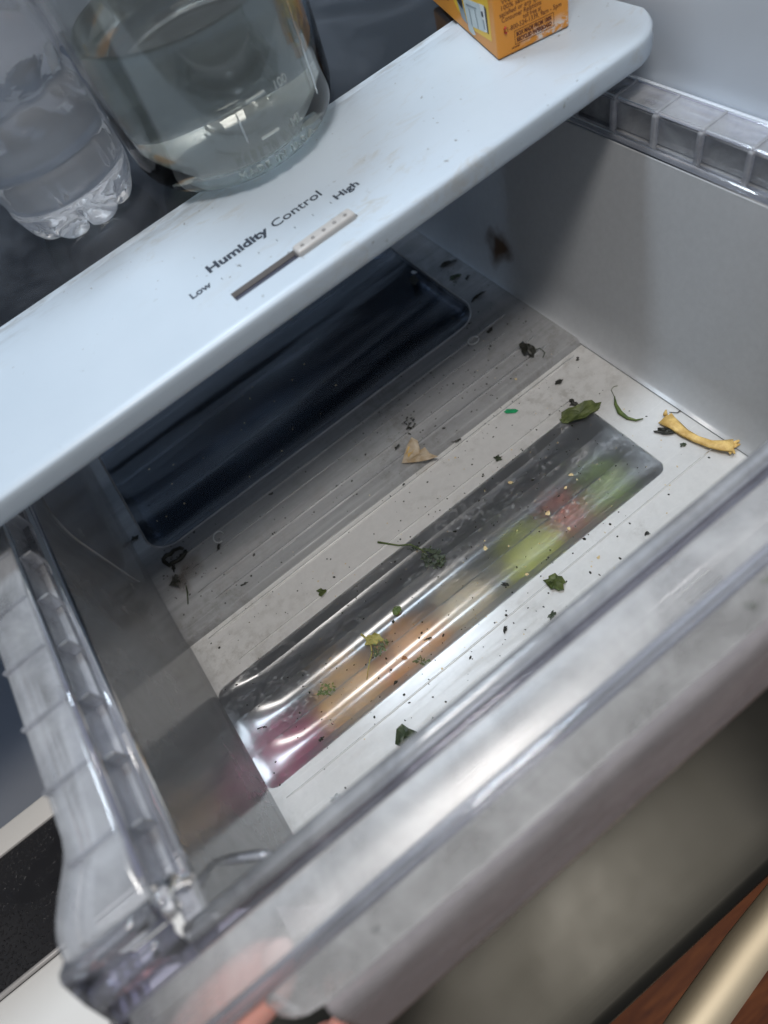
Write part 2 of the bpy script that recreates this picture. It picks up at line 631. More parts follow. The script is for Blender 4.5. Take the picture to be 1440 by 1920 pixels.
def flatpoly(name, pts, origin, ex, ey, mat, parent, lift=0.0001, th=0.0001):
    ex, ey = Vector(ex).normalized(), Vector(ey).normalized()
    ez = ex.cross(ey)
    n = len(pts)
    vs = [Vector(origin) + ex * a + ey * b + ez * lift for a, b in pts] + \
         [Vector(origin) + ex * a + ey * b + ez * (lift + th) for a, b in pts]
    fs = [tuple(range(n))[::-1], tuple(range(n, 2 * n))] + [(i, (i + 1) % n, n + (i + 1) % n, n + i) for i in range(n)]
    return mesh(name, vs, fs, mat, parent)


def rrect(x0, x1, y0, y1, r, seg=8):
    pts = []
    for cx, cy_, a0 in ((x1 - r, y1 - r, 0), (x0 + r, y1 - r, 90), (x0 + r, y0 + r, 180), (x1 - r, y0 + r, 270)):
        for k in range(seg + 1):
            a = math.radians(a0 + 90 * k / seg)
            pts.append((cx + r * math.cos(a), cy_ + r * math.sin(a)))
    return pts


def sd_rrect(x, y, x0, x1, y0, y1, r):
    qx = abs(x - (x0 + x1) / 2) - (x1 - x0) / 2 + r
    qy = abs(y - (y0 + y1) / 2) - (y1 - y0) / 2 + r
    return math.hypot(max(qx, 0), max(qy, 0)) + min(max(qx, qy), 0) - r


def cdt_sheet(name, outer, hole, inner_pts, zf, mat, parent, smooth=True):
    pts = [Vector(p) for p in outer]
    edges = [(i, (i + 1) % len(outer)) for i in range(len(outer))]
    if hole:
        b = len(pts)
        pts += [Vector(p) for p in hole]
        edges += [(b + i, b + (i + 1) % len(hole)) for i in range(len(hole))]
    pts += [Vector(p) for p in inner_pts]
    v, e, f, *_ = delaunay_2d_cdt(pts, edges, [], 1, 1e-7)
    faces = []
    for tri in f:
        cx = sum(v[i].x for i in tri) / len(tri)
        cyy = sum(v[i].y for i in tri) / len(tri)
        if hole and point_in(cx, cyy, hole):
            continue
        a, b_, c_ = (v[i] for i in tri[:3])
        if (b_ - a).cross(c_ - a) < 0:
            tri = tri[::-1]
        faces.append(tuple(tri))
    return mesh(name, [(p.x, p.y, zf(p.x, p.y)) for p in v], faces, mat, parent, smooth)


def point_in(x, y, poly):
    c = False
    for i in range(len(poly)):
        x0, y0 = poly[i]
        x1, y1 = poly[i - 1]
        if (y0 > y) != (y1 > y) and x < (x1 - x0) * (y - y0) / (y1 - y0) + x0:
            c = not c
    return c


# ================================================================== THE SETTING
WALLX = 0.404
o = struct(box('fridge_wall', WALLX, WALLX + 0.03, 0.0, 0.62, -0.30, 0.62, 'liner_white'))
o = struct(box('fridge_back_wall', -0.50, WALLX - 0.002, 0.60, 0.62, -0.30, 0.62, 'grey_liner'))

struct(box('fridge_wall', 0.3935, WALLX - 0.0005, 0.0, 0.60, -0.30, 0.0120, 'liner_white', None, 0.003))  # wall bulge added below the shelf to lighten the gap behind the ledge

# wooden kitchen floor far below, laid in planks
floor = struct(box('floor', -1.2, 1.4, -1.6, 0.6, -0.93, -0.905, 'gasket'))
pl_me = None
for i in range(14):
    y0 = -1.0 + i * 0.075
    if pl_me is None:
        pl = box('plank', -1.1, 1.3, 0.0, 0.0735, 0.0, 0.012, 'wood', floor)
        bevel(pl, 0.001, 1)
        pl_me = pl
        pl.location = (0, y0, -0.903)
    else:
        c = pl_me.copy()
        COL.objects.link(c)
        c.parent = floor
        c.location = (R_.uniform(-0.3, 0.3), y0, -0.903)

# ================================================================== SHELF ABOVE THE DRAWER
shelf = empty('crisper_shelf', (0.05, 0.28, 0.03))
tag(shelf, 'white humidity control shelf rim with dark glass panel above the clear drawer', 'shelf')
ZT = 0.047
SL0, SL1, SY0, SY1 = 0.1440, 0.2140, 0.1898, 0.1968
prof = [(0.2885, 0.040), (0.2885, 0.0452), (0.2815, 0.0452), (0.2805, 0.0466), (0.2795, ZT), (0.25, ZT), (0.22, ZT),
        (SY1, ZT), (SY0, ZT), (0.1815, ZT)]
nose = [(0.1815, ZT), (0.1770, 0.0469), (0.1745, 0.0458), (0.1737, 0.0438), (0.1735, 0.0400), (0.1736, 0.0355), (0.1745, 0.0338), (0.180, 0.0333)]
prof = prof + smooth_prof(nose, 2)[1:] + [(0.24, 0.0333), (0.2885, 0.0333)]
XE, RE = 0.4005, 0.026
stations = [-0.42, -0.2, 0.0, SL0, SL1, 0.30, 0.36, XE - RE] + [XE - RE + RE * math.sin(math.radians(a)) for a in (10, 20, 30, 40, 50, 60, 70, 80, 90)]


def shelf_place(y, z, x):
    d = max(0.0, x - (XE - RE))
    back = RE - math.sqrt(max(0, RE * RE - d * d))
    k = max(0.0, min(1.0, (0.215 - y) / 0.04))
    return (x, y + back * k, z - (0.0012 if d > RE * 0.97 else 0))


vs, fs = [], []
n = len(prof)
for s in stations:
    for a, b in prof:
        vs.append(shelf_place(a, b, s))
for i in range(len(stations) - 1):
    for j in range(n):
        k = (j + 1) % n
        if i == 3 and j == 7:
            continue                                    # the slider slot is a real opening
        fs.append((i * n + j, (i + 1) * n + j, (i + 1) * n + k, i * n + k))
fs.append(tuple(range(n)))
fs.append(tuple(range((len(stations) - 1) * n, len(stations) * n))[::-1])
trim = mesh('trim', vs, fs, 'trim_white', None, True)
trim.parent = shelf
trim.matrix_parent_inverse = Matrix.Translation(-shelf.location)
m = trim.modifiers.new('edges', 'EDGE_SPLIT')
m.split_angle = math.radians(38)


def keep(o, parent):
    o.parent = parent
    o.matrix_parent_inverse = Matrix.Translation(-parent.location)
    return o


# slot recess
e = 0.0006
sv = [(SL0, SY0, ZT), (SL1, SY0, ZT), (SL1, SY1, ZT), (SL0, SY1, ZT), (SL0, SY0, ZT - .0028), (SL1, SY0, ZT - .0028), (SL1, SY1, ZT - .0028), (SL0, SY1, ZT - .0028)]
keep(mesh('slot_wall', sv, [(0, 4, 5, 1), (1, 5, 6, 2), (2, 6, 7, 3), (3, 7, 4, 0)], 'slider_grey'), shelf)
keep(box('slot_base', SL0 - .001, SL1 + .001, SY0 - .001, SY1 + .001, ZT - .0060, ZT - .0029, 'slot_dark'), shelf)
# slider knob with five raised dots
knob = keep(mesh('slider', *box_data(0.1795, 0.2132, 0.1888, 0.1962, ZT - 0.0025, ZT + 0.0028), 'slider_grey'), shelf)
bevel(knob, 0.0016, 4)
for p_ in knob.data.polygons:
    p_.use_smooth = True
for k in range(5):
    d = lathe('dot', [(0.0002, 0.0), (0.0010, 0.0), (0.0010, 0.0004), (0.0007, 0.0007), (0.0001, 0.0007)], 'slider_dot', None, 14)
    d.parent = knob
    d.matrix_parent_inverse = Matrix.Identity(4)
    d.location = Vector((0.1838 + k * 0.0062, 0.1918, ZT + 0.0026))
# printed words
for s, x, y, size, bold, w in (('Humidity', 0.1437, 0.2192, 0.0086, 0.00032, 0.0362), ('Control', 0.1825, 0.2192, 0.0086, 0.00006, 0.0296),
                               ('Low', 0.1290, 0.2100, 0.0066, 0.00016, 0.0118), ('High', 0.2140, 0.2090, 0.0066, 0.00016, 0.0142)):
    keep(text('lettering', s, size, (x, y, ZT + 0.00012), (1, 0, 0), (0, 1, 0), 'ink', None, bold, width=w), shelf)
for k in range(7):
    keep(box('tick', 0.1462 + k * 0.0108, 0.1465 + k * 0.0108, 0.2092, 0.2108, ZT + 0.00005, ZT + 0.00015, 'ink'), shelf)
# glass plate
keep(box('glass_panel', -0.42, 0.3995, 0.2890, 0.585, 0.0400, 0.0450, 'dark_glass'), shelf)

# ================================================================== THE DRAWER
drawer = empty('vegetable_crisper', (0.17, 0.2, -0.13))
tag(drawer, 'clear plastic crisper drawer pulled open with frosted floor and ribbed window', 'drawer')
FZ, RZ = -0.125, -0.1215
AX0, AX1, AY0, AY1, AR = 0.0015, 0.2985, 0.0617, 0.1322, 0.007
BX0, BX1, BY0, BY1, BR = 0.012, 0.306, 0.2445, 0.385, 0.020
YSTEP, YBACK, XR = 0.170, 0.405, 0.334
LX = 0.0


def window_z(x, y):
    d = -sd_rrect(x, y, AX0, AX1, AY0, AY1, AR)
    k = max(0.0, min(1.0, d / 0.006))
    k = k * k * (3 - 2 * k)
    ke = max(0.0, min(1.0, (x - AX0 - 0.004) / 0.034)) * max(0.0, min(1.0, (AX1 - 0.001 - x) / 0.05))
    ke = ke * ke * (3 - 2 * ke)
    tt = (y - AY0) / (AY1 - AY0) * 3
    f = tt - math.floor(tt)
    f2 = f ** 1.1
    return FZ - 0.0006 * k - 0.0044 * k * (0.10 + 0.90 * ke) * (1 - (2 * f2 - 1) ** 2)


def surf(x, y):
    if y > YSTEP + 0.004:
        return RZ - (0.0012 if sd_rrect(x, y, BX0, BX1, BY0, BY1, BR) < 0 else 0)
    if sd_rrect(x, y, AX0, AX1, AY0, AY1, AR) < 0:
        return window_z(x, y)
    return FZ


holeA = rrect(AX0, AX1, AY0, AY1, AR, 8)
holeB = rrect(BX0, BX1, BY0, BY1, BR, 10)
fl = keep(cdt_sheet('floor_panel', [(LX, 0.002), (XR, 0.002), (XR, YSTEP), (LX, YSTEP)], holeA, [], lambda x, y: FZ, 'floor_frost', None, False), drawer)
solidify(fl, 0.0022)
o = keep(sweep('floor_step', [(YSTEP, FZ), (YSTEP + .0012, FZ + .0006), (YSTEP + .0030, RZ - .0006), (YSTEP + .0042, RZ)], [LX, 0.1, 0.2, XR],
               lambda y, z, x: (x, y, z), 'floor_rear_frost'), drawer)
o = keep(cdt_sheet('rear_floor_panel', [(LX, YSTEP + .0042), (XR, YSTEP + .0042), (XR, YBACK), (LX, YBACK)], holeB, [], lambda x, y: RZ, 'floor_rear_frost', None, False), drawer)
solidify(o, 0.0022)
# corrugated window: a fine grid clipped to the rounded outline
grid = []
yy = AY0
ys_ = []
for fl_i in range(3):
    for k in range(16):
        ys_.append(AY0 + (AY1 - AY0) * (fl_i + (k + 0.0) / 16) / 3)
for y in ys_:
    x = AX0 + 0.001
    while x < AX1:
        if sd_rrect(x, y, AX0, AX1, AY0, AY1, AR) < -0.0006:
            grid.append((x, y))
        x += 0.003 if (x < 0.03 or x > 0.27) else 0.012
o = keep(cdt_sheet('ribbed_window', holeA, None, grid, window_z, 'window_plastic', None, True), drawer)
solidify(o, 0.0018)
mm = o.modifiers.new('edges', 'EDGE_SPLIT')
mm.split_angle = math.radians(16)


def bz(x, y):
    d = -sd_rrect(x, y, BX0, BX1, BY0, BY1, BR)
    return RZ - 0.0035 * max(0, min(1, d / 0.006)) ** 0.5 - 0.0014 * math.sin(max(0, (y - BY0)) * 42) * max(0, min(1, d / 0.01))


grid = []
for i in range(60):
    for j in range(30):
        x, y = BX0 + (BX1 - BX0) * (i + .5) / 60, BY0 + (BY1 - BY0) * (j + .5) / 30
        if sd_rrect(x, y, BX0, BX1, BY0, BY1, BR) < -0.0015:
            grid.append((x, y))
for q in (0.001, 0.002, 0.004, 0.006):
    grid += rrect(BX0 + q, BX1 - q, BY0 + q, BY1 - q, BR - q, 8)
o = keep(cdt_sheet('rear_window', holeB, None, grid, bz, 'rear_window', None, True), drawer)
solidify(o, 0.0018)
rim = rrect(BX0 - .0004, BX1 + .0004, BY0 - .0004, BY1, BR, 10)
keep(tube('window_rim', [(x, y, RZ + .0002) for x, y in rim + rim[:1]], 0.0009, 'rail_plastic', None, 6), drawer)
# shallow moulded beads that run across the floor
for x0, x1, y, r, z in ((0.020, 0.300, 0.1402, 0.0006, FZ), (0.004, 0.330, 0.0535, 0.0006, FZ), (0.01, 0.328, 0.1660, 0.0010, FZ), (0.02, 0.322, 0.1975, 0.0008, RZ), (0.02, 0.322, 0.2300, 0.0009, RZ), (0.028, 0.322, 0.1850, 0.0010, RZ), (0.03, 0.31, 0.2165, 0.0005, RZ)):
    keep(tube('floor_bead', [(x0, y + .0008, z - r), (x0 + .012, y, z), ((x0 + x1) / 2, y, z), (x1 - .012, y, z), (x1, y + .0008, z - r)], [r * .5, r, r, r, r * .5],
              'floor_rear_frost' if z == RZ else 'floor_frost', None, 8), drawer)

# side, rear and front walls
rw = smooth_prof([(XR + .0004, FZ - .0008), (XR + .0045, FZ + .0008), (0.3425, -0.1185), (0.3470, -0.1080), (0.3495, -0.0950), (0.3555, -0.0680), (0.3630, -0.0350), (0.3705, -0.002)], 3)
o = keep(sweep('side_wall', rw, [0.0, 0.1, 0.2, 0.3, YBACK], lambda x, z, y: (x, y, z), 'right_wall_frost'), drawer)
solidify(o, 0.0024, 1)
lw = [(LX - .0002, FZ - .0015), (LX - .0006, -0.08), (LX - .001, -0.002)]
o = keep(sweep('side_wall', lw, [0.0, 0.1, 0.2, 0.3, YBACK], lambda x, z, y: (x, y, z), 'wall_frost', None, False), drawer)
solidify(o, 0.0024, -1)
# thickened panel moulded on the left wall towards the rear
pv = rrect(0.212, 0.39, -0.112, -0.015, 0.022, 8)
n = len(pv)
o = keep(mesh('wall_pad', [(0.0002, a, b) for a, b in pv] + [(0.0022, a * .985 + .0045, b * .96 - .0025) for a, b in pv],
              [tuple(range(n, 2 * n))] + [(i, (i + 1) % n, n + (i + 1) % n, n + i) for i in range(n)], 'wall_frost', None), drawer)
bw = smooth_prof([(YBACK - .012, RZ), (YBACK - .003, RZ + .003), (YBACK, RZ + .014), (YBACK + .004, 0.0)], 2)
o = keep(sweep('back_wall', bw, [LX, 0.1, 0.2, 0.3, 0.352], lambda y, z, x: (x, y, z), 'wall_frost'), drawer)
solidify(o, 0.0024, -1)
o = keep(sweep('front_wall', [(0.0030, FZ - .001), (0.001, -0.06), (-0.0018, -0.0045)], [LX, 0.2, 0.372], lambda y, z, x: (x, y, z), 'wall_frost'), drawer)
solidify(o, 0.0024, 1)

# right-hand ledge on upright ribs
o = keep(tube('wall_lip', [(0.3712, y, -0.001) for y in (-0.005, 0.1, 0.2, 0.3, YBACK)], 0.0030, 'clear_plastic', None, 10), drawer)
o = keep(mesh('ledge', *box_data(0.3745, 0.3905, 0.005, YBACK, 0.0160, 0.0182), 'rim_plastic'), drawer)
bevel(o, 0.0009, 3)
o = keep(mesh('riser', *box_data(0.3752, 0.3768, 0.005, YBACK, 0.0015, 0.0158), 'rim_plastic'), drawer)
o = keep(mesh('flange', *box_data(0.3722, 0.3900, 0.005, YBACK, -0.0015, 0.0006), 'rim_plastic'), drawer)
o = keep(tube('ledge_edge', [(0.3902, y, 0.0176) for y in (0.005, 0.1, 0.2, 0.3, YBACK)], 0.0011, 'clear_edge', None, 8), drawer)
o = keep(tube('ledge_edge', [(0.3750, y, 0.0168) for y in (0.005, 0.1, 0.2, 0.3, YBACK)], 0.0014, 'clear_plastic', None, 8), drawer)
for k in range(12):
    y = 0.0455 + k * 0.0282
    r = keep(mesh('rib', *box_data(0.3728, 0.3900, y - .0009, y + .0009, 0.0008, 0.0192), 'rail_plastic'), drawer)
    bevel(r, 0.0006, 2)
    pp = keep(mesh('rib_foot', *box_data(0.3716, 0.3748, y - .0016, y + .0016, 0.0004, 0.0178), 'rail_plastic'), drawer)
    bevel(pp, 0.0009, 2)

# left-hand ledge
LZ = 0.0182
led = [(-0.0062, LZ - .0005), (-0.0085, LZ), (-0.0145, LZ - .0003), (-0.0265, LZ - .0012), (-0.0282, LZ - .004)]


def led_w(y):
    if y > 0.045:
        return 0.0
    t_ = min(1.0, (0.045 - y) / 0.030)
    return 0.014 * t_ * t_ * (3 - 2 * t_)


ysl = [0.0085, 0.0125, 0.0165, 0.0205, 0.0245, 0.0285, 0.0325, 0.0365, 0.0405, 0.045, 0.1, 0.2, 0.3, YBACK]
o = keep(sweep('ledge', led, ysl, lambda x, z, y: (x - led_w(y) * max(0, (-x - .006) / .0222), y, z - 0.004 * max(0, (0.030 - y) / 0.02) ** 1.5), 'rim_plastic'), drawer)
solidify(o, 0.0022, 1)
o = keep(tube('wall_lip', [(-0.0012, y, -0.0012) for y in (0.012, 0.1, 0.2, 0.3, YBACK)], 0.0030, 'clear_plastic', None, 10), drawer)
o = keep(mesh('flange', *box_data(-0.0075, -0.0025, 0.012, YBACK, -0.0022, 0.0006), 'rail_plastic'), drawer)
o = keep(tube('ledge_edge', [(-0.0066, y, 0.0160) for y in (0.016, 0.1, 0.2, 0.3, YBACK)], 0.0017, 'clear_edge', None, 8), drawer)
o = keep(mesh('riser', *box_data(-0.0078, -0.0062, 0.014, YBACK, 0.0010, 0.0160), 'rail_plastic'), drawer)
for k in range(13):
    y = 0.0345 + k * 0.0283
    r = keep(mesh('rib', *box_data(-0.0272, -0.0075, y - .0008, y + .0008, -0.002, LZ + 0.0008), 'clear_plastic'), drawer)
    bevel(r, 0.0006, 2)
    pp = keep(mesh('rib_foot', *box_data(-0.0072, -0.0012, y - .0007, y + .0007, 0.0008, 0.0120), 'rail_plastic'), drawer)
    bevel(pp, 0.0006, 2)

# front handle: a broad frosted top with a lip, a groove and a dropped skirt
fp = smooth_prof([(-0.0014, -0.0070), (-0.0014, -0.0022), (-0.0024, -0.0004), (-0.0042, -0.0006), (-0.0050, -0.0024)], 2)
o = keep(sweep('front_lip', fp, [-0.008, 0.1, 0.2, 0.3, 0.40], lambda y, z, x: (x, y, z), 'rim_plastic'), drawer)
solidify(o, 0.0022, 1)
fp = smooth_prof([(-0.0051, -0.0025), (-0.0062, -0.0048), (-0.0085, -0.0054), (-0.0104, -0.0041)], 2)
o = keep(sweep('lip_groove', fp, [-0.008, 0.1, 0.2, 0.3, 0.40], lambda y, z, x: (x, y, z), 'clear_edge'), drawer)
solidify(o, 0.0020, 1)
fp = [(-0.0105, -0.0041), (-0.0180, -0.0036), (-0.0272, -0.0048)]
o = keep(sweep('handle_top', smooth_prof(fp, 2), [-0.0355, 0.05, 0.1, 0.2, 0.3, 0.40], lambda y, z, x: (x, y, z), 'front_frost'), drawer)
solidify(o, 0.0022, 1)
fp = smooth_prof([(-0.0273, -0.0049), (-0.0280, -0.0060), (-0.0290, -0.0042), (-0.0306, -0.0044), (-0.0314, -0.0070), (-0.0322, -0.0064)], 2)
o = keep(sweep('handle_ridge', fp, [-0.0355, 0.1, 0.2, 0.3, 0.40], lambda y, z, x: (x, y, z), 'clear_plastic'), drawer)
solidify(o, 0.0020, 1)
xs_ = [0.0045, 0.006, 0.009, 0.013, 0.02, 0.05, 0.1, 0.2, 0.3, 0.40]


def skirt_cut(x):
    d = max(0.0, min(1.0, (0.020 - x) / 0.0155))
    return 1 - math.sqrt(max(0, 1 - d * d)) * 1.0


fp = smooth_prof([(-0.0323, -0.0065), (-0.038, -0.0088), (-0.0440, -0.0115)], 2)
o = keep(sweep('handle_front', fp, xs_, lambda y, z, x: (x, -0.0323 + (y + 0.0323) * (1 - 0.9 * skirt_cut(x)), z), 'front_frost'), drawer)
solidify(o, 0.0022, 1)
fp = smooth_prof([(-0.0441, -0.0116), (-0.0470, -0.0130), (-0.0492, -0.0170), (-0.0575, -0.0420)], 2)
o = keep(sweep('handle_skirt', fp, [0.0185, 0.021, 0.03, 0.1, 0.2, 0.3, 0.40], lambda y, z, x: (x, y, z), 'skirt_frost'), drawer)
solidify(o, 0.0022, 1)
o = keep(tube('handle_edge', [(0.0185, -0.0460, -0.0120), (0.1, -0.0460, -0.0120), (0.2, -0.0460, -0.0120), (0.3, -0.0460, -0.0120), (0.40, -0.0460, -0.0120)], 0.0012, 'clear_edge', None, 8), drawer)

# front-left corner: two thick bars and an end web
bar = smooth_prof([(0.0105, 0.0030), (0.0105, 0.0140), (0.0075, 0.0165), (0.0035, 0.0150), (0.0025, 0.0060)], 2)
o = keep(sweep('corner_bar', bar, [-0.0415, -0.03, -0.02, -0.0085], lambda y, z, x: (x, y, z), 'clear_plastic'), drawer)
solidify(o, 0.0024, -1)
bar = smooth_prof([(0.0022, 0.0055), (-0.0010, 0.0075), (-0.0052, 0.0040), (-0.0068, -0.0030), (-0.0105, -0.0042)], 2)
o = keep(sweep('corner_bar', bar, [-0.0405, -0.03, -0.02, -0.0085], lambda y, z, x: (x, y, z), 'clear_edge'), drawer)
solidify(o, 0.0024, -1)
web = [(0.012, -0.028), (0.012, 0.012), (0.006, 0.0155), (-0.002, 0.0070), (-0.008, -0.002), (-0.0240, -0.0050), (-0.030, -0.028)]
o = keep(sweep('corner_web', web, [-0.0425, -0.0400], lambda y, z, x: (x, y, z), 'clear_edge', None, False, True), drawer)
bevel(o, 0.0008, 2)
keep(box('corner_plate', -0.0086, 0.0, -0.0095, 0.0125, -0.0056, -0.0036, 'rail_plastic'), drawer)
o = keep(tube('corner_post', [(-0.0052, 0.0030, 0.0075), (-0.0052, 0.0075, 0.0120), (-0.004, 0.0120, 0.006), (-0.0035, 0.0125, -0.004)], 0.0036, 'clear_plastic', None, 12), drawer)
o = keep(tube('corner_fillet', [(0.002, 0.0165, -0.020), (0.010, 0.0120, -0.016), (0.020, 0.0060, -0.014), (0.026, 0.002, -0.013)], [0.0012, 0.002, 0.002, 0.0012], 'clear_plastic', None, 8), drawer)

# ================================================================== LOWER SHELF AT THE LEFT
low = empty('lower_shelf', (-0.25, 0.12, -0.21))
tag(low, 'lower shelf of wet black glass framed by white trim at the left edge', 'shelf')
keep(box('glass_panel', -0.60, -0.055, 0.0990, 0.1770, -0.206, -0.200, 'black_wet'), low)
keep(box('rear_trim', -0.60, -0.055, 0.1772, 0.1950, -0.212, -0.1975, 'lower_white', None, 0.001), low)
keep(box('front_trim', -0.60, -0.055, 0.040, 0.0950, -0.215, -0.1980, 'lower_white', None, 0.002), low)
keep(tube('edge_seal', [(-0.60, 0.0972, -0.1990), (-0.3, 0.0972, -0.1990), (-0.055, 0.0972, -0.1990)], 0.0020, 'slider_grey', None, 8), low)
keep(box('rear_panel', -0.60, -0.055, 0.1952, 0.56, -0.216, -0.206, 'grey_liner'), low)

# ================================================================== BIN BENEATH THE WINDOW WITH PRODUCE
binn = empty('lower_bin', (0.15, 0.09, -0.215))
tag(binn, 'dim lower bin seen blurred through the ribbed drawer floor', 'bin')
keep(box('bin_base', -0.052, 0.372, 0.012, 0.126, -0.214, -0.208, 'bin_grey'), binn)
keep(box('shade_panel', -0.052, 0.372, 0.1262, 0.1300, -0.214, -0.145, 'bin_shade'), binn)  # near-black sheets, here and next, put in for the shade behind the produce
keep(box('shade_base', -0.052, 0.372, 0.1302, 0.58, -0.214, -0.208, 'bin_shade'), binn)


def produce(label, x, y, z, rx, ry, rz, col, mat):
    bm = bmesh.new()
    bmesh.ops.create_icosphere(bm, subdivisions=3, radius=1)
    for v in bm.verts:
        k = 1 + 0.10 * noise.noise(v.co * 1.6 + Vector((x * 60, y * 50, 0)))
        v.co = Vector((v.co.x * rx * k, v.co.y * ry * k, v.co.z * rz * k * (1 - 0.12 * math.exp(-8 * (v.co.x ** 2 + v.co.y ** 2)))))
    me = bpy.data.meshes.new('produce')
    bm.to_mesh(me)
    bm.free()
    if mat not in M:
        solid(mat, col, 0.4, var=0.2, scale=50)
    return tag(link('produce', me, mat, None, True, (x, y, z)), label, 'produce', 'produce in the lower bin')


produce('purple red produce blurred under the left end of the ribbed window', 0.006, 0.088, -0.168, .036, .030, .030, (0.36, 0.05, 0.12), 'prod_purple')
produce('tan produce blurred beside the purple one under the ribbed window', 0.066, 0.090, -0.166, .030, .030, .028, (0.80, 0.46, 0.18), 'prod_tan')
produce('orange produce blurred under the middle left of the ribbed window', 0.112, 0.082, -0.166, .024, .030, .028, (0.85, 0.38, 0.10), 'prod_orange')
produce('pale cream produce blurred under the middle of the ribbed window', 0.155, 0.086, -0.168, .024, .028, .026, (0.78, 0.62, 0.38), 'prod_cream')
produce('yellow green produce blurred under the right half of the ribbed window', 0.213, 0.088, -0.176, .026, .026, .026, (0.58, 0.60, 0.08), 'prod_lime')
produce('small red produce blurred between the yellow green and the green one', 0.250, 0.100, -0.180, .016, .018, .022, (0.55, 0.14, 0.08), 'prod_red')
produce('green produce blurred under the right end of the ribbed window', 0.284, 0.096, -0.180, .020, .024, .024, (0.24, 0.34, 0.07), 'prod_green')
produce('beige produce blurred in front of the green one under the window', 0.262, 0.066, -0.180, .020, .018, .022, (0.74, 0.56, 0.38), 'prod_beige')
stand_in = produce('dull red shape added behind the left drawer wall for its red reflection', -0.0222, 0.070, -0.128, .0188, .044, .074, (0.70, 0.13, 0.11), 'reflection_red')  # body added outside the wall, its colour stands in for a red reflection
stand_in.name = 'reflection_shape'
stand_in['category'] = 'stand_in'
del stand_in['group']
# printed carton lying under the rear floor
pk = box('printed_carton', 0.02, 0.20, 0.178, 0.236, -0.160, -0.1300, 'print_pale', None, 0.002)
tag(pk, 'pale carton with smudged brown printing blurred under the rear floor', 'carton')
for r in range(2):
    x = 0.034
    while x < 0.135:
        w = R_.uniform(0.003, 0.010)
        box('print_mark', x, x + w, 0.198 + r * 0.010 - 0.003, 0.198 + r * 0.010 + R_.uniform(0.001, 0.004), -0.1300, -0.1297, 'crumb_brown', pk)
        x += w + R_.uniform(0.0015, 0.005)
# ================================================================== FREEZER DOOR BELOW THE FRONT
fz = empty('freezer_door', (0.1, -0.08, -0.30))
tag(fz, 'smudged grey steel freezer door top with pale bar handle below the drawer', 'door')
dp = smooth_prof([(0.030, -0.222), (-0.06, -0.220), (-0.113, -0.220), (-0.1165, -0.2210), (-0.1175, -0.2235), (-0.1178, -0.60)], 1)
o = keep(sweep('door_skin', dp, [-0.7, -0.2, 0.2, 0.8], lambda y, z, x: (x, y + 0.03 * (x - .13) ** 2 * 0, z), 'steel_dark'), fz)
solidify(o, 0.004, 1)
keep(tube('door_edge', [(-0.7, -0.1172, -0.2212), (0.2, -0.1172, -0.2212), (0.8, -0.1172, -0.2212)], 0.0012, 'steel_edge', None, 8), fz)
hb = [(x, -0.158 + 0.165 * (x - 0.108) - 0.35 * (x - 0.108) ** 2, -0.300) for x in [-0.5 + 0.06 * i for i in range(22)]]
keep(tube('bar_handle', hb, 0.0130, 'steel_bar', None, 20), fz)
for x in (-0.42, 0.62):
    keep(tube('handle_bracket', [(x, -0.124, -0.30), (x, -0.165, -0.30)], 0.008, 'steel_bar', None, 12), fz)

# ================================================================== JAR
jar = empty('glass_jar', (0.2120, 0.3085, ZT + 0.0006))
jar.scale = (1.025, 1.025, 1.0)
tag(jar, 'large clear glass jar half filled with water beside the plastic bottle', 'jar')
JR = 0.0575
outer = smooth_prof([(0.030, 0.0016), (0.040, 0.0004), (0.0465, 0.0002), (0.0535, 0.0050), (0.0570, 0.0140), (0.0575, 0.0240), (0.0575, 0.06), (0.0575, 0.12), (0.0568, 0.150), (0.050, 0.172), (0.043, 0.180), (0.042, 0.205)], 2)
inner = [(0.0392, 0.205), (0.0402, 0.181), (0.047, 0.170), (0.0538, 0.149), (0.0545, 0.12), (0.0545, 0.06), (0.0548, 0.026), (0.0525, 0.0120), (0.046, 0.0050), (0.030, 0.0044), (0.0005, 0.0052)]
prof_j = [(0.0005, 0.0022)] + outer + inner
lathe('jar_body', prof_j, 'jar_glass', jar, 96)
WL = 0.0725
wat = [(0.0005, 0.0056), (0.030, 0.0048), (0.0458, 0.0054), (0.0522, 0.0123), (0.0545, 0.0262), (0.0542, WL - .0015), (0.05435, WL), (0.052, WL - 0.0006), (0.0005, WL - 0.0008)]
lathe('water', wat, 'jar_water', jar, 96)


def jar_r(z):
    for (r0, z0), (r1, z1) in zip(outer, outer[1:]):
        if r0 > 0.045 and z0 <= z <= z1:
            return r0 + (r1 - r0) * (z - z0) / max(1e-9, z1 - z0)
    return JR


def jar_text(name, s, size, ang, z, rad=JR, tilt=0.0, sp=1.0, ex=0.0003, slope=0.0):
    vs, fs = text_data(s, size, 0.0, ex, sp)
    out = []
    for v in vs:
        a = ang + v.x / rad
        r = jar_r(z + v.y) - 0.0001 + v.z + ex
        out.append((r * math.cos(a), r * math.sin(a), z + v.y))
    return mesh(name, out, fs, 'emboss_glass', jar)


def ang(d):
    return math.radians(d)


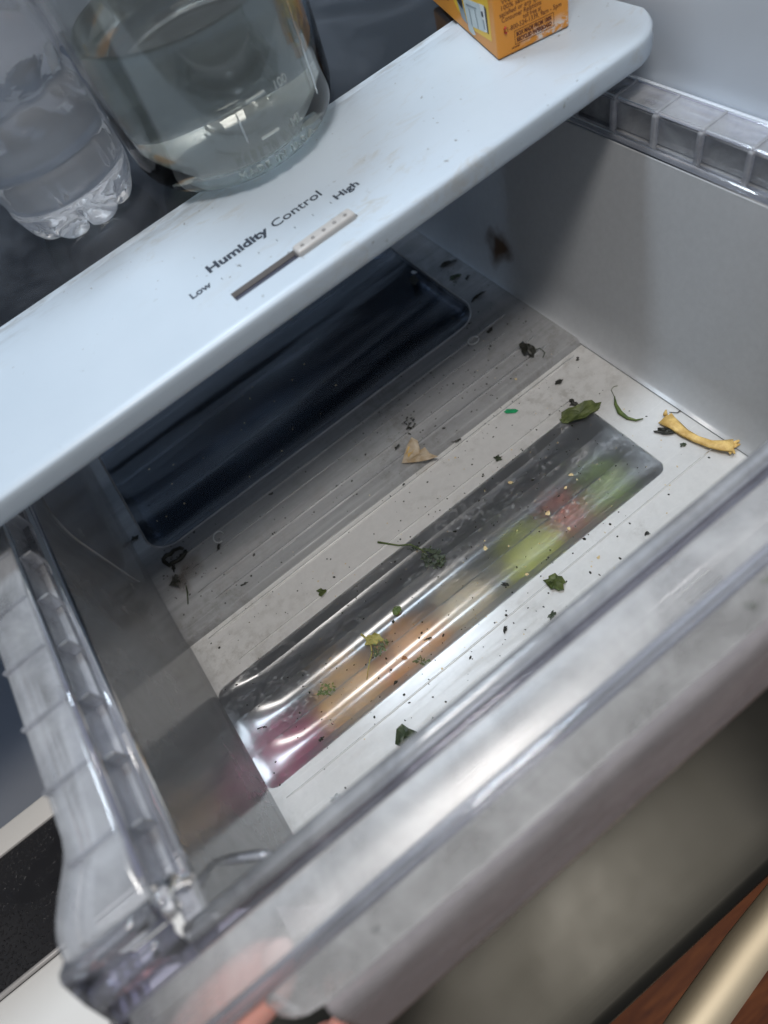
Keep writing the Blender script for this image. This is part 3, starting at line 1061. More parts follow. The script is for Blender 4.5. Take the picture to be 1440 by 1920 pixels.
jar_text('lettering', 'MADE IN U.S.A.', 0.0052, ang(-115), 0.0075, 0.0560, sp=1.35, slope=0.0, ex=0.0009)
jar_text('lettering', 'ML', 0.0058, ang(-81), 0.0185, ex=0.0005)
jar_text('lettering', '100', 0.0058, ang(-83), 0.0370)
for z, a0 in ((0.0220, -97.5), (0.0397, -97.5)):
    vs, fs = [], []
    n = 8
    for i in range(n):
        a = ang(a0) + (i / (n - 1)) * 0.0098 / JR
        for rr, zz in ((JR - .0002, -.0007), (JR + .0008, -.0004), (JR + .0008, .0004), (JR - .0002, .0007)):
            vs.append((rr * math.cos(a), rr * math.sin(a), z + zz))
    for i in range(n - 1):
        for k in range(4):
            fs.append((i * 4 + k, i * 4 + (k + 1) % 4, (i + 1) * 4 + (k + 1) % 4, (i + 1) * 4 + k))
    fs += [(3, 2, 1, 0), tuple(range((n - 1) * 4, n * 4))]
    mesh('measure_mark', vs, fs, 'emboss_glass', jar)
for a0, z0 in ((-58, 0.021), (-104, 0.023)):
    tube('embossed_bar', [(JR * math.cos(ang(a0)), JR * math.sin(ang(a0)), z) for z in ((z0, z0 + .004, 0.06, 0.10, 0.13) if z0 < .022 else (z0, z0 + .002, 0.029, 0.034, 0.038))], [0.0002, 0.0005, 0.0005, 0.0004, 0.0002], 'jar_glass', jar, 8)

# ================================================================== BOTTLE
bottle = empty('water_bottle', (0.1195, 0.3420, 0.0456))
bottle.scale = (1.07, 1.07, 1.07)
tag(bottle, 'clear ribbed plastic water bottle at the upper left beside the jar', 'bottle')
bp = [(0.0005, 0.0065), (0.012, 0.0040), (0.022, 0.0008), (0.0275, 0.0010), (0.0315, 0.0060), (0.0335, 0.0130), (0.0342, 0.0185), (0.0326, 0.0205), (0.0343, 0.0225), (0.0344, 0.0290),
      (0.0344, 0.0345), (0.0326, 0.0370), (0.0344, 0.0395), (0.0345, 0.050), (0.0344, 0.0575), (0.0318, 0.0620), (0.0318, 0.0640), (0.0344, 0.0690), (0.0345, 0.080), (0.0344, 0.0900), (0.0312, 0.0955), (0.0312, 0.0980),
      (0.0344, 0.104), (0.0345, 0.118), (0.0315, 0.124), (0.0345, 0.131), (0.0335, 0.150), (0.026, 0.170), (0.014, 0.186), (0.0125, 0.190), (0.0125, 0.205)]


def petals(r, z, a):
    if z < 0.0175:
        k = (1 - z / 0.0175)
        w = abs(math.cos(4.5 * a)) ** 0.35
        r = r * (1 - 0.13 * k * (1 - w))
        z = z + 0.0045 * k * (1 - w) * min(1.0, r / 0.02)
    elif 0.0222 < z < 0.0362:
        w = max(0.0, math.cos(14 * a)) ** 4
        r -= 0.0007 * (1 - w)
    elif 0.055 < z < 0.070 or 0.09 < z < 0.103:
        r += 0.0008 * math.cos(11 * a + z * 200)
    else:
        r += 0.0003 * math.sin(3 * a + z * 90)
    return r, z


lathe('bottle_body', smooth_prof(bp, 1), 'bottle_plastic', bottle, 144, petals)
lathe('cap', [(0.0005, 0.2052), (0.0145, 0.2052), (0.0148, 0.207), (0.0148, 0.218), (0.0140, 0.2195), (0.0005, 0.2197)], 'print_white', bottle, 48)

# ================================================================== CARTON ON THE SHELF
e1 = Vector((0.9634, -0.2681, 0))
e2 = Vector((0.2681, 0.9634, 0))
ez = Vector((0, 0, 1))
bx = empty('baking_soda_box', (0.332, 0.2268, ZT + 0.0004))
bx.rotation_euler = (0, 0, math.atan2(e1.y, e1.x))
tag(bx, 'orange cardboard box with yellow side and brown print on the white rim', 'box')
BW, BD, BH = 0.0400, 0.094, 0.125
ct = box('carton', 0, BW, 0, BD, 0, BH, 'carton_orange', bx)
bevel(ct, 0.0010, 3)
X_, Y_, Z_ = (1, 0, 0), (0, 1, 0), (0, 0, 1)
NY = (0, -1, 0)
o0 = (0, -0.00008, 0)
for s, x, z, sz, w in (('We are 100% sure', 0.0042, 0.0238, 0.0030, 0.0250), ('100% satisfied. If not', 0.0034, 0.0212, 0.0030, 0.0270), ('satisfied or any question', 0.0026, 0.0186, 0.0030, 0.0280),
                       ('Consumer Relations', 0.0036, 0.0160, 0.0032, 0.0215), ('toll free at', 0.0150, 0.0136, 0.0030, 0.0100), ('1-800-524-1339, 9am - 5pm', 0.0058, 0.0110, 0.0031, 0.0300)):
    text('lettering', s, sz, (x, -0.00008, z), X_, Z_, 'ink_brown', bx, width=w)
text('lettering', 'BOX MADE FROM 100%', 0.0026, (0.0108, -0.00008, 0.0072), X_, Z_, 'ink_brown', bx, bold=0.00012, width=0.0195)
text('lettering', 'RECYCLED PAPERBOARD', 0.0026, (0.0108, -0.00008, 0.0046), X_, Z_, 'ink_brown', bx, bold=0.00012, width=0.0195)
text('lettering', 'www', 0.0018, (0.0078, -0.00008, 0.0022), X_, Z_, 'ink_brown', bx, width=0.0045)
for a, b, c_, d in ((0.0098, 0.0316, 0.0036, 0.0038), (0.0098, 0.0316, 0.0098, 0.0100), (0.0098, 0.0100, 0.0036, 0.0100), (0.0314, 0.0316, 0.0036, 0.0100)):
    flatpoly('print_line', [(a, c_), (b, c_), (b, d), (a, d)], (0, 0, 0), X_, Z_, 'ink_brown', bx, 0.00004, 0.00008)
tube('handset_mark', [(0.0056, -0.0002, 0.0136), (0.0046, -0.0002, 0.0130), (0.0046, -0.0002, 0.0114), (0.0056, -0.0002, 0.0108)], [0.0006, 0.0004, 0.0004, 0.0006], 'print_red', bx, 6)
# yellow side: picture of an open box standing in a refrigerator (coordinates run from the near corner backwards)
MY = (0, -1, 0)


def side(name, pts, mat, lift):
    flatpoly(name, [(-a / 1000, b / 1000) for a, b in pts], (0, 0, 0), MY, Z_, mat, bx, lift, 0.00006)


side('yellow_field', [(6, 7), (6, 60), (60, 60), (64, 18), (50, 8), (30, 4.5)], 'carton_yellow', 0.00005)
side('picture_door', [(40, 17), (16, 21), (13.5, 9), (37, 5)], 'print_pale', 0.00014)
side('picture_panel', [(17, 21), (11.5, 21.8), (10.5, 10), (13.5, 9)], 'print_white', 0.00022)
side('picture_edge', [(11.5, 21.8), (9, 21), (9, 9.5), (10.5, 10)], 'print_black', 0.00022)
side('picture_inside', [(52, 18), (44, 20), (37.5, 5), (45, 6)], 'print_grey', 0.00022)
side('picture_shadow', [(63, 14), (55, 22), (41, 15), (42, 11), (55, 15)], 'print_black', 0.00030)
side('picture_cup', [(37, 5), (31, 7), (27, 3.2), (31, 2), (36, 2.6)], 'print_pale', 0.00030)
side('picture_mark', [(16, 18), (13.5, 18.3), (13.2, 16), (15.6, 15.8)], 'print_black', 0.00030)
side('picture_mark', [(15.2, 14.5), (13, 14.8), (12.3, 10.5), (14.2, 10.3)], 'print_grey', 0.00030)
side('picture_line', [(36, 15.5), (22, 17.6), (21.8, 17.0), (36, 14.8)], 'print_grey', 0.00030)
side('picture_line', [(25, 16), (23.8, 16.2), (21.5, 8.0), (22.7, 7.8)], 'print_grey', 0.00030)
side('picture_line', [(33, 14), (31.8, 14.2), (30, 6.5), (31.2, 6.3)], 'print_grey', 0.00030)
for s, a, z, w in (('ODOR', 20, 26.5, 0.011),):
    text('lettering', s, 0.004, (-0.0001, a / 1000, z / 1000), MY, Z_, 'print_black', bx, width=w, bold=0.0001)
for a, z in ((80, 14), (78, 11), (76, 8.5)):
    text('lettering', 'baking soda', 0.0024, (-0.0001, a / 1000, z / 1000), MY, Z_, 'ink_brown', bx, width=0.013)

# ================================================================== HAND UNDER THE HANDLE
hand = empty('hand', (-0.06, -0.07, -0.06))
tag(hand, 'bare hand gripping the frosted drawer handle from below at bottom left', 'hand')


def skin_chain(bm_pts, edges, radii, name, root=0):
    me = bpy.data.meshes.new(name)
    me.from_pydata(bm_pts, edges, [])
    ob = bpy.data.objects.new(name, me)
    COL.objects.link(ob)
    me.materials.append(M['skin'])
    md = ob.modifiers.new('skin', 'SKIN')
    md.use_smooth_shade = True
    for i, r in enumerate(radii):
        sv_ = me.skin_vertices[0].data[i]
        sv_.radius = (r, r) if not isinstance(r, tuple) else r
        sv_.use_root = (i == root)
    sb = ob.modifiers.new('sub', 'SUBSURF')
    sb.levels = 2
    sb.render_levels = 2
    return ob


pts = [(-0.072, -0.052, -0.046),   # 0 palm centre
       (-0.100, -0.072, -0.060),   # 1 wrist
       (-0.150, -0.120, -0.085),   # 2 forearm
       (-0.230, -0.190, -0.110),   # 3 forearm
       (-0.050, -0.038, -0.038),   # 4 thumb root
       (-0.026, -0.0255, -0.0225),  # 5 thumb joint
       (-0.002, -0.0250, -0.0205),  # 6
       (0.0130, -0.0245, -0.0185),  # 7 thumb tip
       (-0.048, -0.062, -0.056),   # 8 index root
       (-0.022, -0.0640, -0.062),  # 9
       (-0.004, -0.0585, -0.0640),  # 10
       (0.0060, -0.0540, -0.0640),  # 11 index tip
       (-0.056, -0.062, -0.074),   # 12 middle
       (-0.030, -0.0660, -0.084),
       (-0.010, -0.0560, -0.088),
       (-0.004, -0.0420, -0.086),
       (-0.068, -0.060, -0.090),   # 16 ring
       (-0.044, -0.0640, -0.102),
       (-0.024, -0.0540, -0.106),
       (-0.018, -0.0400, -0.103),
       (-0.082, -0.058, -0.102),   # 20 little
       (-0.060, -0.0600, -0.115),
       (-0.044, -0.0520, -0.119),
       (-0.038, -0.0410, -0.117)]
edg = [(0, 1), (1, 2), (2, 3), (0, 4), (4, 5), (5, 6), (6, 7), (0, 8), (8, 9), (9, 10), (10, 11), (8, 12), (12, 13), (13, 14), (14, 15),
       (12, 16), (16, 17), (17, 18), (18, 19), (16, 20), (20, 21), (21, 22), (22, 23)]
rad = [0.021, 0.024, 0.030, 0.036, 0.0170, 0.0138, 0.0132, 0.0105, 0.0125, 0.0095, 0.0088, 0.0066, 0.0125, 0.0095, 0.0088, 0.0068,
       0.012, 0.0090, 0.0084, 0.0066, 0.011, 0.0080, 0.0074, 0.0060]
keep(skin_chain(pts, edg, rad, 'skin_surface'), hand)
nl = lathe('nail', [(0.0003, 0.0), (0.0040, 0.0), (0.0044, 0.0006), (0.0030, 0.0012), (0.0003, 0.0015)], 'nail', None, 16)
nl.location = (0.0125, -0.0245, -0.0098)
nl.scale = (1.4, 1, 1)
keep(nl, hand)

# ================================================================== SCRAPS ON THE DRAWER FLOOR
def scrap(name, label, cat, xy, size, mat, asp=0.6, rot=0.0, seed=0, jag=0.45, curl=0.25, pts=15, lift=0.0003, parent=None, z=None, outline=None):
    """crumpled ragged piece of leaf with thickness; rot is the heading of its long axis"""
    rr = random.Random(seed * 13 + 5)
    rot -= 0.64
    L, W_ = size / 2, size / 2 * asp
    ring = []
    bow = rr.uniform(-.35, .35)
    for k in range(pts):
        a = 2 * math.pi * (k + rr.uniform(-.3, .3)) / pts
        m_ = 1.08 - jag * rr.random() - (jag * .55 if k % 3 == 1 else 0)
        x, y = L * math.cos(a) * m_, W_ * math.sin(a) * m_
        ring.append((x, y + bow * W_ * (x / L) ** 2))
    if outline:
        ring = [(a * L, b * L) for a, b in outline]
        pts = len(ring)
    vs = [(0, 0)]
    for f_ in (.4, .75, 1.0):
        vs += [(x * f_, y * f_) for x, y in ring]
    n_ = pts
    fs = []
    for i in range(n_):
        j = (i + 1) % n_
        fs.append((0, 1 + i, 1 + j))
        for r_ in (0, 1):
            fs.append((1 + r_ * n_ + i, 1 + (r_ + 1) * n_ + i, 1 + (r_ + 1) * n_ + j, 1 + r_ * n_ + j))
    off = Vector((seed * 3.1, seed * 1.7, 0))
    out = []
    zmin = 1e9
    for x, y in vs:
        v0 = Vector((x, y, 0)) / size
        h = size * curl * (0.55 * noise.noise(v0 * 3.2 + off) + 0.40 * noise.noise(v0 * 8.5 + off)) + size * curl * 0.7 * (y / max(W_, 1e-6)) ** 2 * 0.4
        out.append(Vector((x, y, h)))
        zmin = min(zmin, h)
    ca, sa = math.cos(rot), math.sin(rot)
    out = [(x * ca - y * sa, x * sa + y * ca, h - zmin) for x, y, h in out]
    o = mesh(name, out, fs, mat, None, False)
    zz = surf(*xy) if z is None else z
    o.location = (xy[0], xy[1], zz + lift)
    solidify(o, max(0.00015, size * 0.012), 1)
    if parent:
        o.parent = parent
        o.matrix_parent_inverse = Matrix.Translation(-parent.location)
    else:
        tag(o, label, cat, 'food scraps in the drawer')
    return o


def clump(name, label, cat, xy, size, mat, count=40, seed=0, asp=1.0, rot=0.0, leaf=0.18, parent=None):
    """herb tuft made of many tiny leaves"""
    rr = random.Random(seed)
    vs, fs = [], []
    rot -= 0.64
    ca, sa = math.cos(rot), math.sin(rot)
    for i in range(count):
        while True:
            x, y = rr.uniform(-1, 1), rr.uniform(-1, 1)
            if x * x + y * y < 1:
                break
        x, y = x * size / 2, y * size / 2 * asp
        h = rr.uniform(0, 0.22) * size
        a, tl = rr.uniform(0, 6.28), rr.uniform(-.6, .6)
        l = size * leaf * rr.uniform(.6, 1.2)
        w = l * rr.uniform(.35, .6)
        cx_, cy2 = x * ca - y * sa, x * sa + y * ca
        b = len(vs)
        dx, dy = math.cos(a), math.sin(a)
        for u, v in ((-1, 0), (-.3, 1), (.5, .8), (1, 0), (.5, -.8), (-.3, -1)):
            px, py = u * l / 2, v * w / 2
            vs.append((cx_ + px * dx - py * dy, cy2 + px * dy + py * dx, 0.0002 + h + abs(px * tl) + abs(v) * w * .12))
        fs.append(tuple(range(b, b + 6)))
    o = mesh(name, vs, fs, mat, None)
    o.location = (xy[0], xy[1], surf(*xy) + 0.0002)
    solidify(o, size * 0.02, 1)
    if parent:
        o.parent = parent
        o.matrix_parent_inverse = Matrix.Translation(-parent.location)
    else:
        tag(o, label, cat, 'food scraps in the drawer')
    return o


def path3(pts, lift=0.0006):
    return [(x, y, surf(x, y) + lift) for x, y in pts]


G = 'food scraps in the drawer'
S = 0.00036     # metres per photo pixel at the floor

# --- rear corner
curl = empty('curled_leaf', (*(0.0236, 0.2336), RZ))
tag(curl, 'dark curled leaf ring lying in the rear left corner below the dark window', 'leaf scrap', G)
rngp = []
for k in range(15):
    a = 2 * math.pi * k / 14 * 0.95
    rngp.append((0.0236 + 0.0080 * math.cos(a) + R_.uniform(-.001, .001), 0.2336 + 0.0050 * math.sin(a) + R_.uniform(-.001, .001), RZ + 0.002 + 0.0012 * math.sin(3 * a)))
keep(tube('leaf_roll', rngp, [0.0010 + 0.0007 * R_.random() for _ in rngp], 'leaf_black', None, 7), curl)
scrap('leaf_flap', '', '', (0.0292, 0.2312), 0.009, 'leaf_black', .6, .6, 3, parent=curl)
scrap('leaf_flap', '', '', (0.0192, 0.2262), 0.007, 'leaf_black', .5, -1.2, 4, parent=curl)
scrap('leaf_flake', 'black leaf flake just below the curled leaf in the rear left corner', 'leaf scrap', (0.0151, 0.2157), 0.0115, 'leaf_black', .75, -.9, 5, .5)
scrap('leaf_flake', 'tiny star shaped dark flake left of the dark window corner', 'leaf scrap', (0.0043, 0.2699), 0.0105, 'leaf_black', .5, .5, 6, .85, pts=9)
t_ring = [( 0.0557 + 0.0040 * math.cos(a), 0.2242 + 0.0046 * math.sin(a), RZ + 0.0011) for a in [0.3 * i for i in range(17)]]
o = tag(tube('plastic_ring', t_ring, 0.00055, 'film_white', None, 6), 'broken white plastic ring near the rear left corner', 'ring', G)
scrap('leaf_flake', 'narrow dark flake touching the broken white ring', 'leaf scrap', (0.0517, 0.2174), 0.0072, 'leaf_black', .4, -1.6, 8)
o = tag(tube('twig', path3([(0.0199, 0.2087), (0.0184, 0.2029), (0.0151, 0.1953)], .0004), [0.0003, 0.0006, 0.0004], 'leaf_dark', None, 6), 'short dark twig below the black flake in the rear left', 'twig', G)
scrap('leaf_flake', 'thin dark sliver between the rear left corner and the ribbed window', 'leaf scrap', (0.0525, 0.1803), 0.0070, 'leaf_black', .28, .45, 9)
# --- rear right
scrap('leaf_flake', 'dark flake on the right rim of the dark rear window', 'leaf scrap', (0.2955, 0.3156), 0.0150, 'leaf_black', .55, -1.2, 11, .4)
o = scrap('film_piece', 'glinting white film bit above the flake on the dark window rim', 'film', (0.3012, 0.3230), 0.0058, 'film_white', .8, 0, 12)
scrap('leaf_flake', 'black ragged flake nearest the rear right under the shelf', 'leaf scrap', (0.3240, 0.3068), 0.0150, 'leaf_black', .5, .2, 13, .55)
scrap('leaf_flake', 'olive black flake below the ragged one at the rear right', 'leaf scrap', (0.3185, 0.2904), 0.0115, 'leaf_dark', .45, .3, 14, .3)
scrap('leaf_flake', 'small hooked black flake right of the olive black one', 'leaf scrap', (0.3245, 0.2826), 0.0070, 'leaf_black', .4, .9, 15, .5)
scrap('leaf_flake', 'long thin black sliver at the rear right floor', 'leaf scrap', (0.3153, 0.2592), 0.0160, 'leaf_black', .16, .62, 16, .3)
scrap('leaf_flake', 'small upright black flake above the crumpled dark leaf', 'leaf scrap', (0.2996, 0.2264), 0.0080, 'leaf_black', .55, 1.0, 17)
cr = scrap('crumpled_leaf', 'crumpled black leaf with a thin tendril in the rear right', 'leaf scrap', (0.3040, 0.1914), 0.0165, 'leaf_black', .6, -1.0, 18, .35, .45)
tube('tendril', [Vector(v) - cr.location for v in path3([(0.3048, 0.1890), (0.3105, 0.1860), (0.3102, 0.1804), (0.3063, 0.1782)], .0012)], 0.0003, 'leaf_dark', cr, 5)
t_ring = [(0.2851 + 0.0042 * math.cos(a), 0.2278 + 0.0034 * math.sin(a), RZ + 0.0009) for a in [0.42 * i for i in range(15)]]
tag(tube('plastic_ring', t_ring, 0.0005, 'film_white', None, 6), 'faint clear plastic ring by the right corner of the dark window', 'ring', G)
# --- middle band
scrap('leaf_flake', 'black flake between the crumpled dark leaf and the olive leaf', 'leaf scrap', (0.3005, 0.1566), 0.0078, 'leaf_black', .5, .4, 20, .5)
clump('herb_bits', 'loose cluster of black herb bits above the beige skin scrap', 'herb scrap', (0.2062, 0.2023), 0.0100, 'leaf_black', 26, 21, .9, 0, .2)
sk = scrap('onion_skin', 'beige translucent triangle of onion skin in the middle of the floor', 'skin scrap', (0.1960, 0.1777), 0.0250, 'skin_beige', .85, -.15, 22, .35, .16, outline=[(1.1, -.25), (.6, .0), (.3, .35), (.05, .2), (-.15, .75), (-.5, .95), (-.7, .5), (-.78, .0), (-.85, -.62), (-.4, -.66), (.1, -.58), (.6, -.42)])
scrap('skin_fold', '', '', (0.1929, 0.1834), 0.0140, 'stem_tan', .35, 1.1, 23, .4, parent=sk)
gp = scrap('plastic_chip', 'bright green plastic chip in the middle of the floor', 'plastic chip', (0.2626, 0.1620), 0.0098, 'plastic_green', .5, -.1, 24, .12, .12, 6)
scrap('leaf_flake', 'dark broken flake right of the beige skin scrap', 'leaf scrap', (0.2219, 0.1693), 0.0085, 'leaf_black', .4, .2, 25, .6)
scrap('leaf_flake', 'small dark slanted flake left of the beige skin scrap', 'leaf scrap', (0.1887, 0.1928), 0.0070, 'leaf_black', .35, .8, 26, .5)
scrap('olive_leaf', 'olive green lance shaped leaf on the upper right rim of the ribbed window', 'leaf', (0.2919, 0.1283), 0.0300, 'leaf_olive', .42, .33, 27, .2, .15, 16)
scrap('leaf_flake', 'black flake touching the upper edge of the olive leaf', 'leaf scrap', (0.2946, 0.1369), 0.0090, 'leaf_black', .7, -1, 28, .5)
sl = empty('leaf_sliver', (*(0.3112, 0.1092), FZ))
tag(sl, 'thin curved green leaf sliver between the olive leaf and the tan stem', 'leaf', G)
keep(tube('blade', path3([(0.3156, 0.1217), (0.3114, 0.1166), (0.3085, 0.1102), (0.3083, 0.1037), (0.3105, 0.0988), (0.3144, 0.0965)], .0012), [0.0003, 0.0010, 0.0017, 0.0011, 0.0007, 0.0003], 'leaf_green', None, 6), sl)
keep(tube('thread', path3([(0.3156, 0.1217), (0.3183, 0.1272), (0.3211, 0.1280), (0.3235, 0.1267)], .0004), 0.0002, 'leaf_olive', None, 5), sl)
st_ = empty('dried_stem', (*(0.3277, 0.0658), FZ))
tag(st_, 'long dried tan stem with flared ends near the right wall', 'stem', G)
bpts = [(0.3226, 0.0871), (0.3223, 0.0802), (0.3217, 0.0715), (0.3228, 0.0634), (0.3250, 0.0556), (0.3282, 0.0501), (0.3318, 0.0457)]
brad = [0.0052, 0.0038, 0.0028, 0.0025, 0.0027, 0.0034, 0.0042]
vs, fs = [], []
SEG = 14
for i, (px, py) in enumerate(bpts):
    q0, q1 = bpts[max(0, i - 1)], bpts[min(len(bpts) - 1, i + 1)]
    d = Vector((q1[0] - q0[0], q1[1] - q0[1])).normalized()
    nx, ny = -d.y, d.x
    for k in range(SEG):
        a = 2 * math.pi * k / SEG
        rr = brad[i] * (1 + 0.16 * math.sin(5 * a + i))
        vs.append((px + nx * rr * math.cos(a), py + ny * rr * math.cos(a), FZ + 0.0016 + rr * 0.42 * math.sin(a) + 0.0004 * i))
for i in range(len(bpts) - 1):
    for k in range(SEG):
        fs.append((i * SEG + k, i * SEG + (k + 1) % SEG, (i + 1) * SEG + (k + 1) % SEG, (i + 1) * SEG + k))
fs.append(tuple(range(SEG))[::-1])
fs.append(tuple(range((len(bpts) - 1) * SEG, len(bpts) * SEG)))
o = keep(mesh('stem_body', vs, fs, 'stem_tan', None, True), st_)
for k, (a, b) in enumerate((((0.3333, 0.0470), (0.3387, 0.0457)), ((0.3318, 0.0457), (0.3360, 0.0441)), ((0.3300, 0.0449), (0.3289, 0.0417)), ((0.3292, 0.0457), (0.3270, 0.0431)), ((0.3238, 0.0882), (0.3272, 0.0906)))):
    keep(tube('frayed_end', path3([a, ((a[0] + b[0]) / 2, (a[1] + b[1]) / 2), b], .003), [0.0014, 0.0011, 0.0004], 'stem_tan', None, 6), st_)
scrap('leaf_flake', 'black leaf piece tucked under the left end of the tan stem', 'leaf scrap', (0.3157, 0.0807), 0.0130, 'leaf_black', .42, -.25, 31, .3)
tag(tube('twig', path3([(0.3287, 0.0890), (0.3315, 0.0853), (0.3350, 0.0852), (0.3371, 0.0847)], .0006), [0.0002, 0.0003, 0.0005, 0.0006], 'leaf_black', None, 5), 'fine black thread above the left end of the tan stem', 'twig', G)
scrap('leaf_flake', 'tiny dark flake just below the middle of the tan stem', 'leaf scrap', (0.3159, 0.0667), 0.0048, 'leaf_dark', .7, .3, 32)
# --- on and around the ribbed window
sp_ = empty('herb_sprig', (*(0.1519, 0.1244), FZ))
tag(sp_, 'herb sprig with long pale stem and dark leafy tip across the ribbed window edge', 'herb sprig', G)
keep(tube('stem', path3([(0.1365, 0.1450), (0.1407, 0.1395), (0.1451, 0.1338), (0.1514, 0.1294), (0.1548, 0.1237), (0.1555, 0.1180)], .0012), [0.0007, 0.0006, 0.0005, 0.0005, 0.0005, 0.0004], 'leaf_green', None, 7), sp_)
clump('leaf_tuft', '', '', (0.1562, 0.1123), 0.0165, 'leaf_dark', 70, 33, .75, -.9, .22, parent=sp_)
clump('leaf_tuft', '', '', (0.1508, 0.1275), 0.0085, 'leaf_dark', 14, 34, .4, 0, .2, parent=sp_)
scrap('leaf_flake', 'pointed dark green leaf scrap at the upper left edge of the ribbed window', 'leaf scrap', (0.0893, 0.1417), 0.0105, 'leaf_olive', .75, .4, 35, .55, pts=8)
scrap('round_leaf', 'small round green leaf lying in the middle flute of the ribbed window', 'leaf', (0.1186, 0.1016), 0.0066, 'leaf_green', .8, 1.1, 36, .15)
wl = empty('wilted_leaf', (*(0.0956, 0.0956), FZ))
tag(wl, 'wilted yellow leaf on a long thread stem lying on the ribbed window', 'leaf', G)
scrap('leaf_blade', '', '', (0.0969, 0.0962), 0.0130, 'leaf_yellow', .6, .1, 37, .3, parent=wl)
keep(tube('stem', path3([(0.0930, 0.1039), (0.0940, 0.0995), (0.0939, 0.0949), (0.0918, 0.0895), (0.0877, 0.0854), (0.0832, 0.0818), (0.0800, 0.0789)], .0010), [0.0007, 0.0006, 0.0005, 0.0004, 0.0004, 0.0003, 0.0002], 'leaf_yellow', None, 6), wl)
clump('herb_bits', 'dark green herb tuft right of the wilted yellow leaf', 'herb scrap', (0.0976, 0.0883), 0.0125, 'leaf_olive', 34, 38, .6, .9, .2)
clump('herb_bits', 'bright green herb tuft on the lower left of the ribbed window', 'herb scrap', (0.0583, 0.0889), 0.0115, 'leaf_green', 44, 39, .75, .3, .18)
clump('herb_bits', 'flat dark green herb piece near the lower edge of the ribbed window', 'herb scrap', (0.1118, 0.0659), 0.0098, 'leaf_olive', 26, 40, .5, .1, .22)
scrap('brown_crumb', 'orange brown crumb left of the flat dark green herb piece', 'crumb', (0.1049, 0.0754), 0.0042, 'crumb_brown', .8, 0, 41)
scrap('leaf_flake', 'thin black flake above the flat dark green herb piece', 'leaf scrap', (0.1228, 0.0751), 0.0062, 'leaf_black', .3, .2, 42, .5)
scrap('leaf_flake', 'dark green scrap at the upper edge of the ribbed window below the skin scrap', 'leaf scrap', (0.2315, 0.1390), 0.0066, 'leaf_dark', .8, -.5, 43, .5)
scrap('leaf_flake', 'small black hooked flake left of the curled olive leaf', 'leaf scrap', (0.1778, 0.0713), 0.0072, 'leaf_black', .5, -.3, 44, .6)
scrap('curled_leaf', 'curled olive black leaf in front of the ribbed window', 'leaf', (0.1990, 0.0507), 0.0128, 'leaf_olive', .8, -.6, 45, .3, .4)
scrap('leaf_flake', 'dark green flake pressed against the front lip at centre right', 'leaf scrap', (0.1841, 0.0381), 0.0070, 'leaf_dark', .7, .7, 46, .5)
scrap('leaf_flake', 'comma shaped black flake on the white floor strip', 'leaf scrap', (0.1590, 0.0488), 0.0056, 'leaf_black', .4, 1.2, 47, .4)
scrap('leaf_flake', 'tiny black flake at the far right end of the front lip', 'leaf scrap', (0.2573, 0.0393), 0.0040, 'leaf_black', .7, .2, 48)
scrap('green_leaf', 'dark green pointed leaf lying close to the front lip', 'leaf', (0.0793, 0.0383), 0.0160, 'leaf_dark', .8, .3, 49, .45, .25, 9)
scrap('film_piece', 'white film bit with dark tip at the front lip left', 'film', (0.0303, 0.0369), 0.0070, 'film_white', .5, .5, 50)
tag(tube('twig', path3([(0.0128, 0.0970), (0.0158, 0.0962), (0.0179, 0.0945)], .0005), [0.0004, 0.0002, 0.0004], 'leaf_black', None, 5), 'thin black thread at the lower left of the ribbed window', 'twig', G)
scrap('leaf_flake', 'pair of black specks on the lower left flute of the window', 'leaf scrap', (0.0402, 0.0684), 0.0046, 'leaf_black', .6, .9, 51, .5)
for i, (lab, q, sz) in enumerate((('pale crumb at the upper edge of the ribbed window', (0.2269, 0.1223), .0042), ('largest pale crumb on the middle ribs at right', (0.2274, 0.0883), .0046), ('pale crumb left of the yellow green blur', (0.1848, 0.0975), .0042),
                                  ('pale crumb on the right upper flute near the olive leaf', (0.2571, 0.0996), .0036), ('pale crumb above the largest pale crumb', (0.2482, 0.0953), .0030), ('pale crumb on the flute below the largest one', (0.2298, 0.0732), .0032),
                                  ('pale crumb low on the yellow green blur', (0.1913, 0.0667), .0030), ('pale crumb on the floor strip at right', (0.2272, 0.0465), .0030))):
    scrap('pale_crumb', lab, 'crumb', q, sz, 'crumb_pale', .7, i, 60 + i, .35, .3, 8)
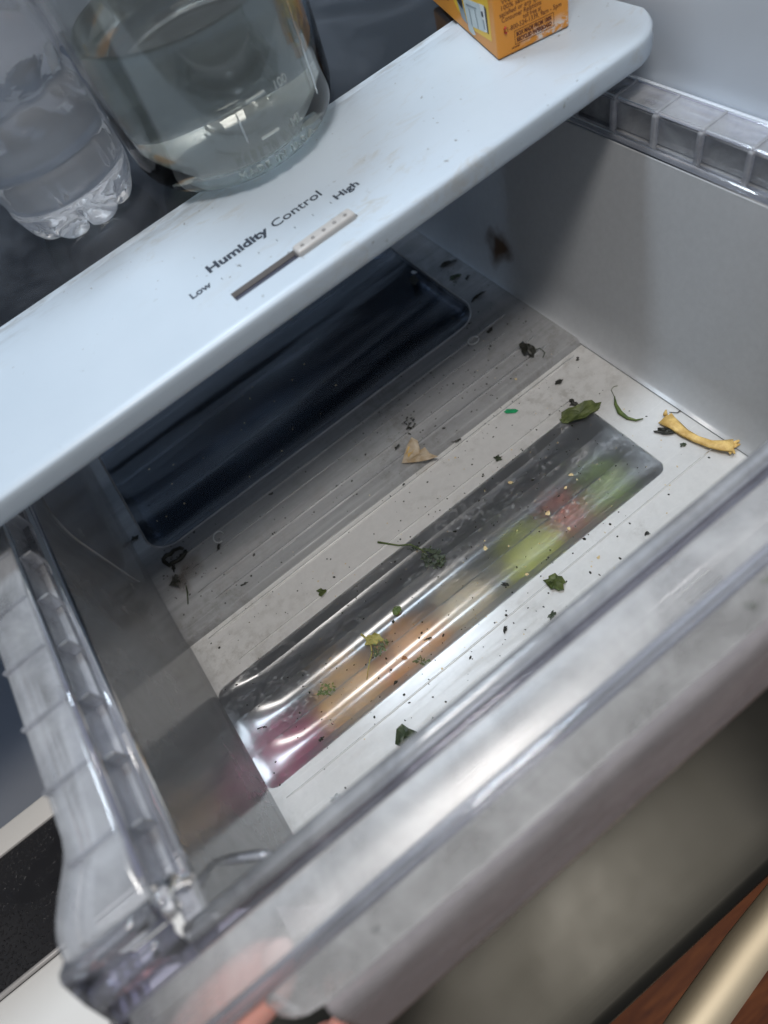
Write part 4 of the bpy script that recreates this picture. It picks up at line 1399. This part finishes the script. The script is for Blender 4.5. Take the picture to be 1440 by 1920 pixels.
# --- smudged scraps on the handle
hz = lambda y: -0.0065 - (abs(y) - 0.0323) * 0.43
q = (0.2111, -0.0383)
scrap('leaf_flake', 'blurred dark olive flake stuck on the right of the front handle', 'leaf scrap', q, 0.0060, 'leaf_dark', .7, .2, 70, .5, z=hz(q[1]) + .0006)
q = (0.2216, -0.0359)
scrap('leaf_flake', 'small green leaf bit on the handle at the right picture edge', 'leaf scrap', q, 0.0050, 'leaf_green', .4, .3, 71, .4, z=hz(q[1]) + .0006)
q = (0.0443, -0.0382)
scrap('leaf_flake', 'black smudged flake on the front handle right of the hand', 'leaf scrap', q, 0.0050, 'leaf_black', .6, .9, 72, .6, z=hz(q[1]) + .0006)

# --- uncountable specks
def specks(name, label, cat, spots, mat, rmin, rmax, seed):
    rr = random.Random(seed)
    vs, fs = [], []
    for x, y in spots:
        r = rr.uniform(rmin, rmax) * (1 + 1.2 * rr.random() ** 6)
        z = surf(x, y)
        b = len(vs)
        a0, asp = rr.uniform(0, 6.28), rr.uniform(.45, 1)
        for k in range(5):
            a = 2 * math.pi * k / 5
            px, py = r * math.cos(a) * rr.uniform(.7, 1.1), r * asp * math.sin(a) * rr.uniform(.7, 1.1)
            vs.append((x + px * math.cos(a0) - py * math.sin(a0), y + px * math.sin(a0) + py * math.cos(a0), z + 0.0001))
        vs.append((x, y, z + r * .7))
        for k in range(5):
            fs.append((b + k, b + (k + 1) % 5, b + 5))
        fs.append(tuple(range(b, b + 5))[::-1])
    o = mesh(name, vs, fs, mat)
    return tag(o, label, cat, None, 'stuff')


rr = random.Random(3)
sp1 = []
for cx_, cy2, sx_, sy_, n_ in ((0.17, 0.15, .09, .05, 200), (0.25, 0.18, .05, .05, 150), (0.05, 0.20, .04, .04, 60), (0.09, 0.07, .05, .03, 110), (0.30, 0.27, .02, .04, 90), (0.22, 0.06, .06, .03, 90), (0.13, 0.30, .06, .03, 25), (0.02, 0.225, .01, .015, 40), (0.245, 0.215, .03, .02, 60)):
    for _ in range(n_):
        x, y = rr.gauss(cx_, sx_), rr.gauss(cy2, sy_)
        if 0.008 < x < 0.33 and 0.012 < y < 0.37:
            sp1.append((x, y))
specks('crumbs', 'fine black herb specks scattered over the whole drawer floor', 'crumbs', sp1, 'leaf_black', 0.00028, 0.00085, 1)
sp2 = []
for _ in range(170):
    x, y = rr.uniform(0.06, 0.32), rr.gauss(0.1, 0.045)
    if 0.012 < y < 0.36:
        sp2.append((x, y))
for _ in range(26):
    sp2.append((rr.uniform(.02, .2), rr.uniform(.25, .33)))
specks('pale_specks', 'fine pale crumbs and dust specks over the ribbed window', 'crumbs', sp2, 'crumb_pale', 0.00022, 0.0006, 2)
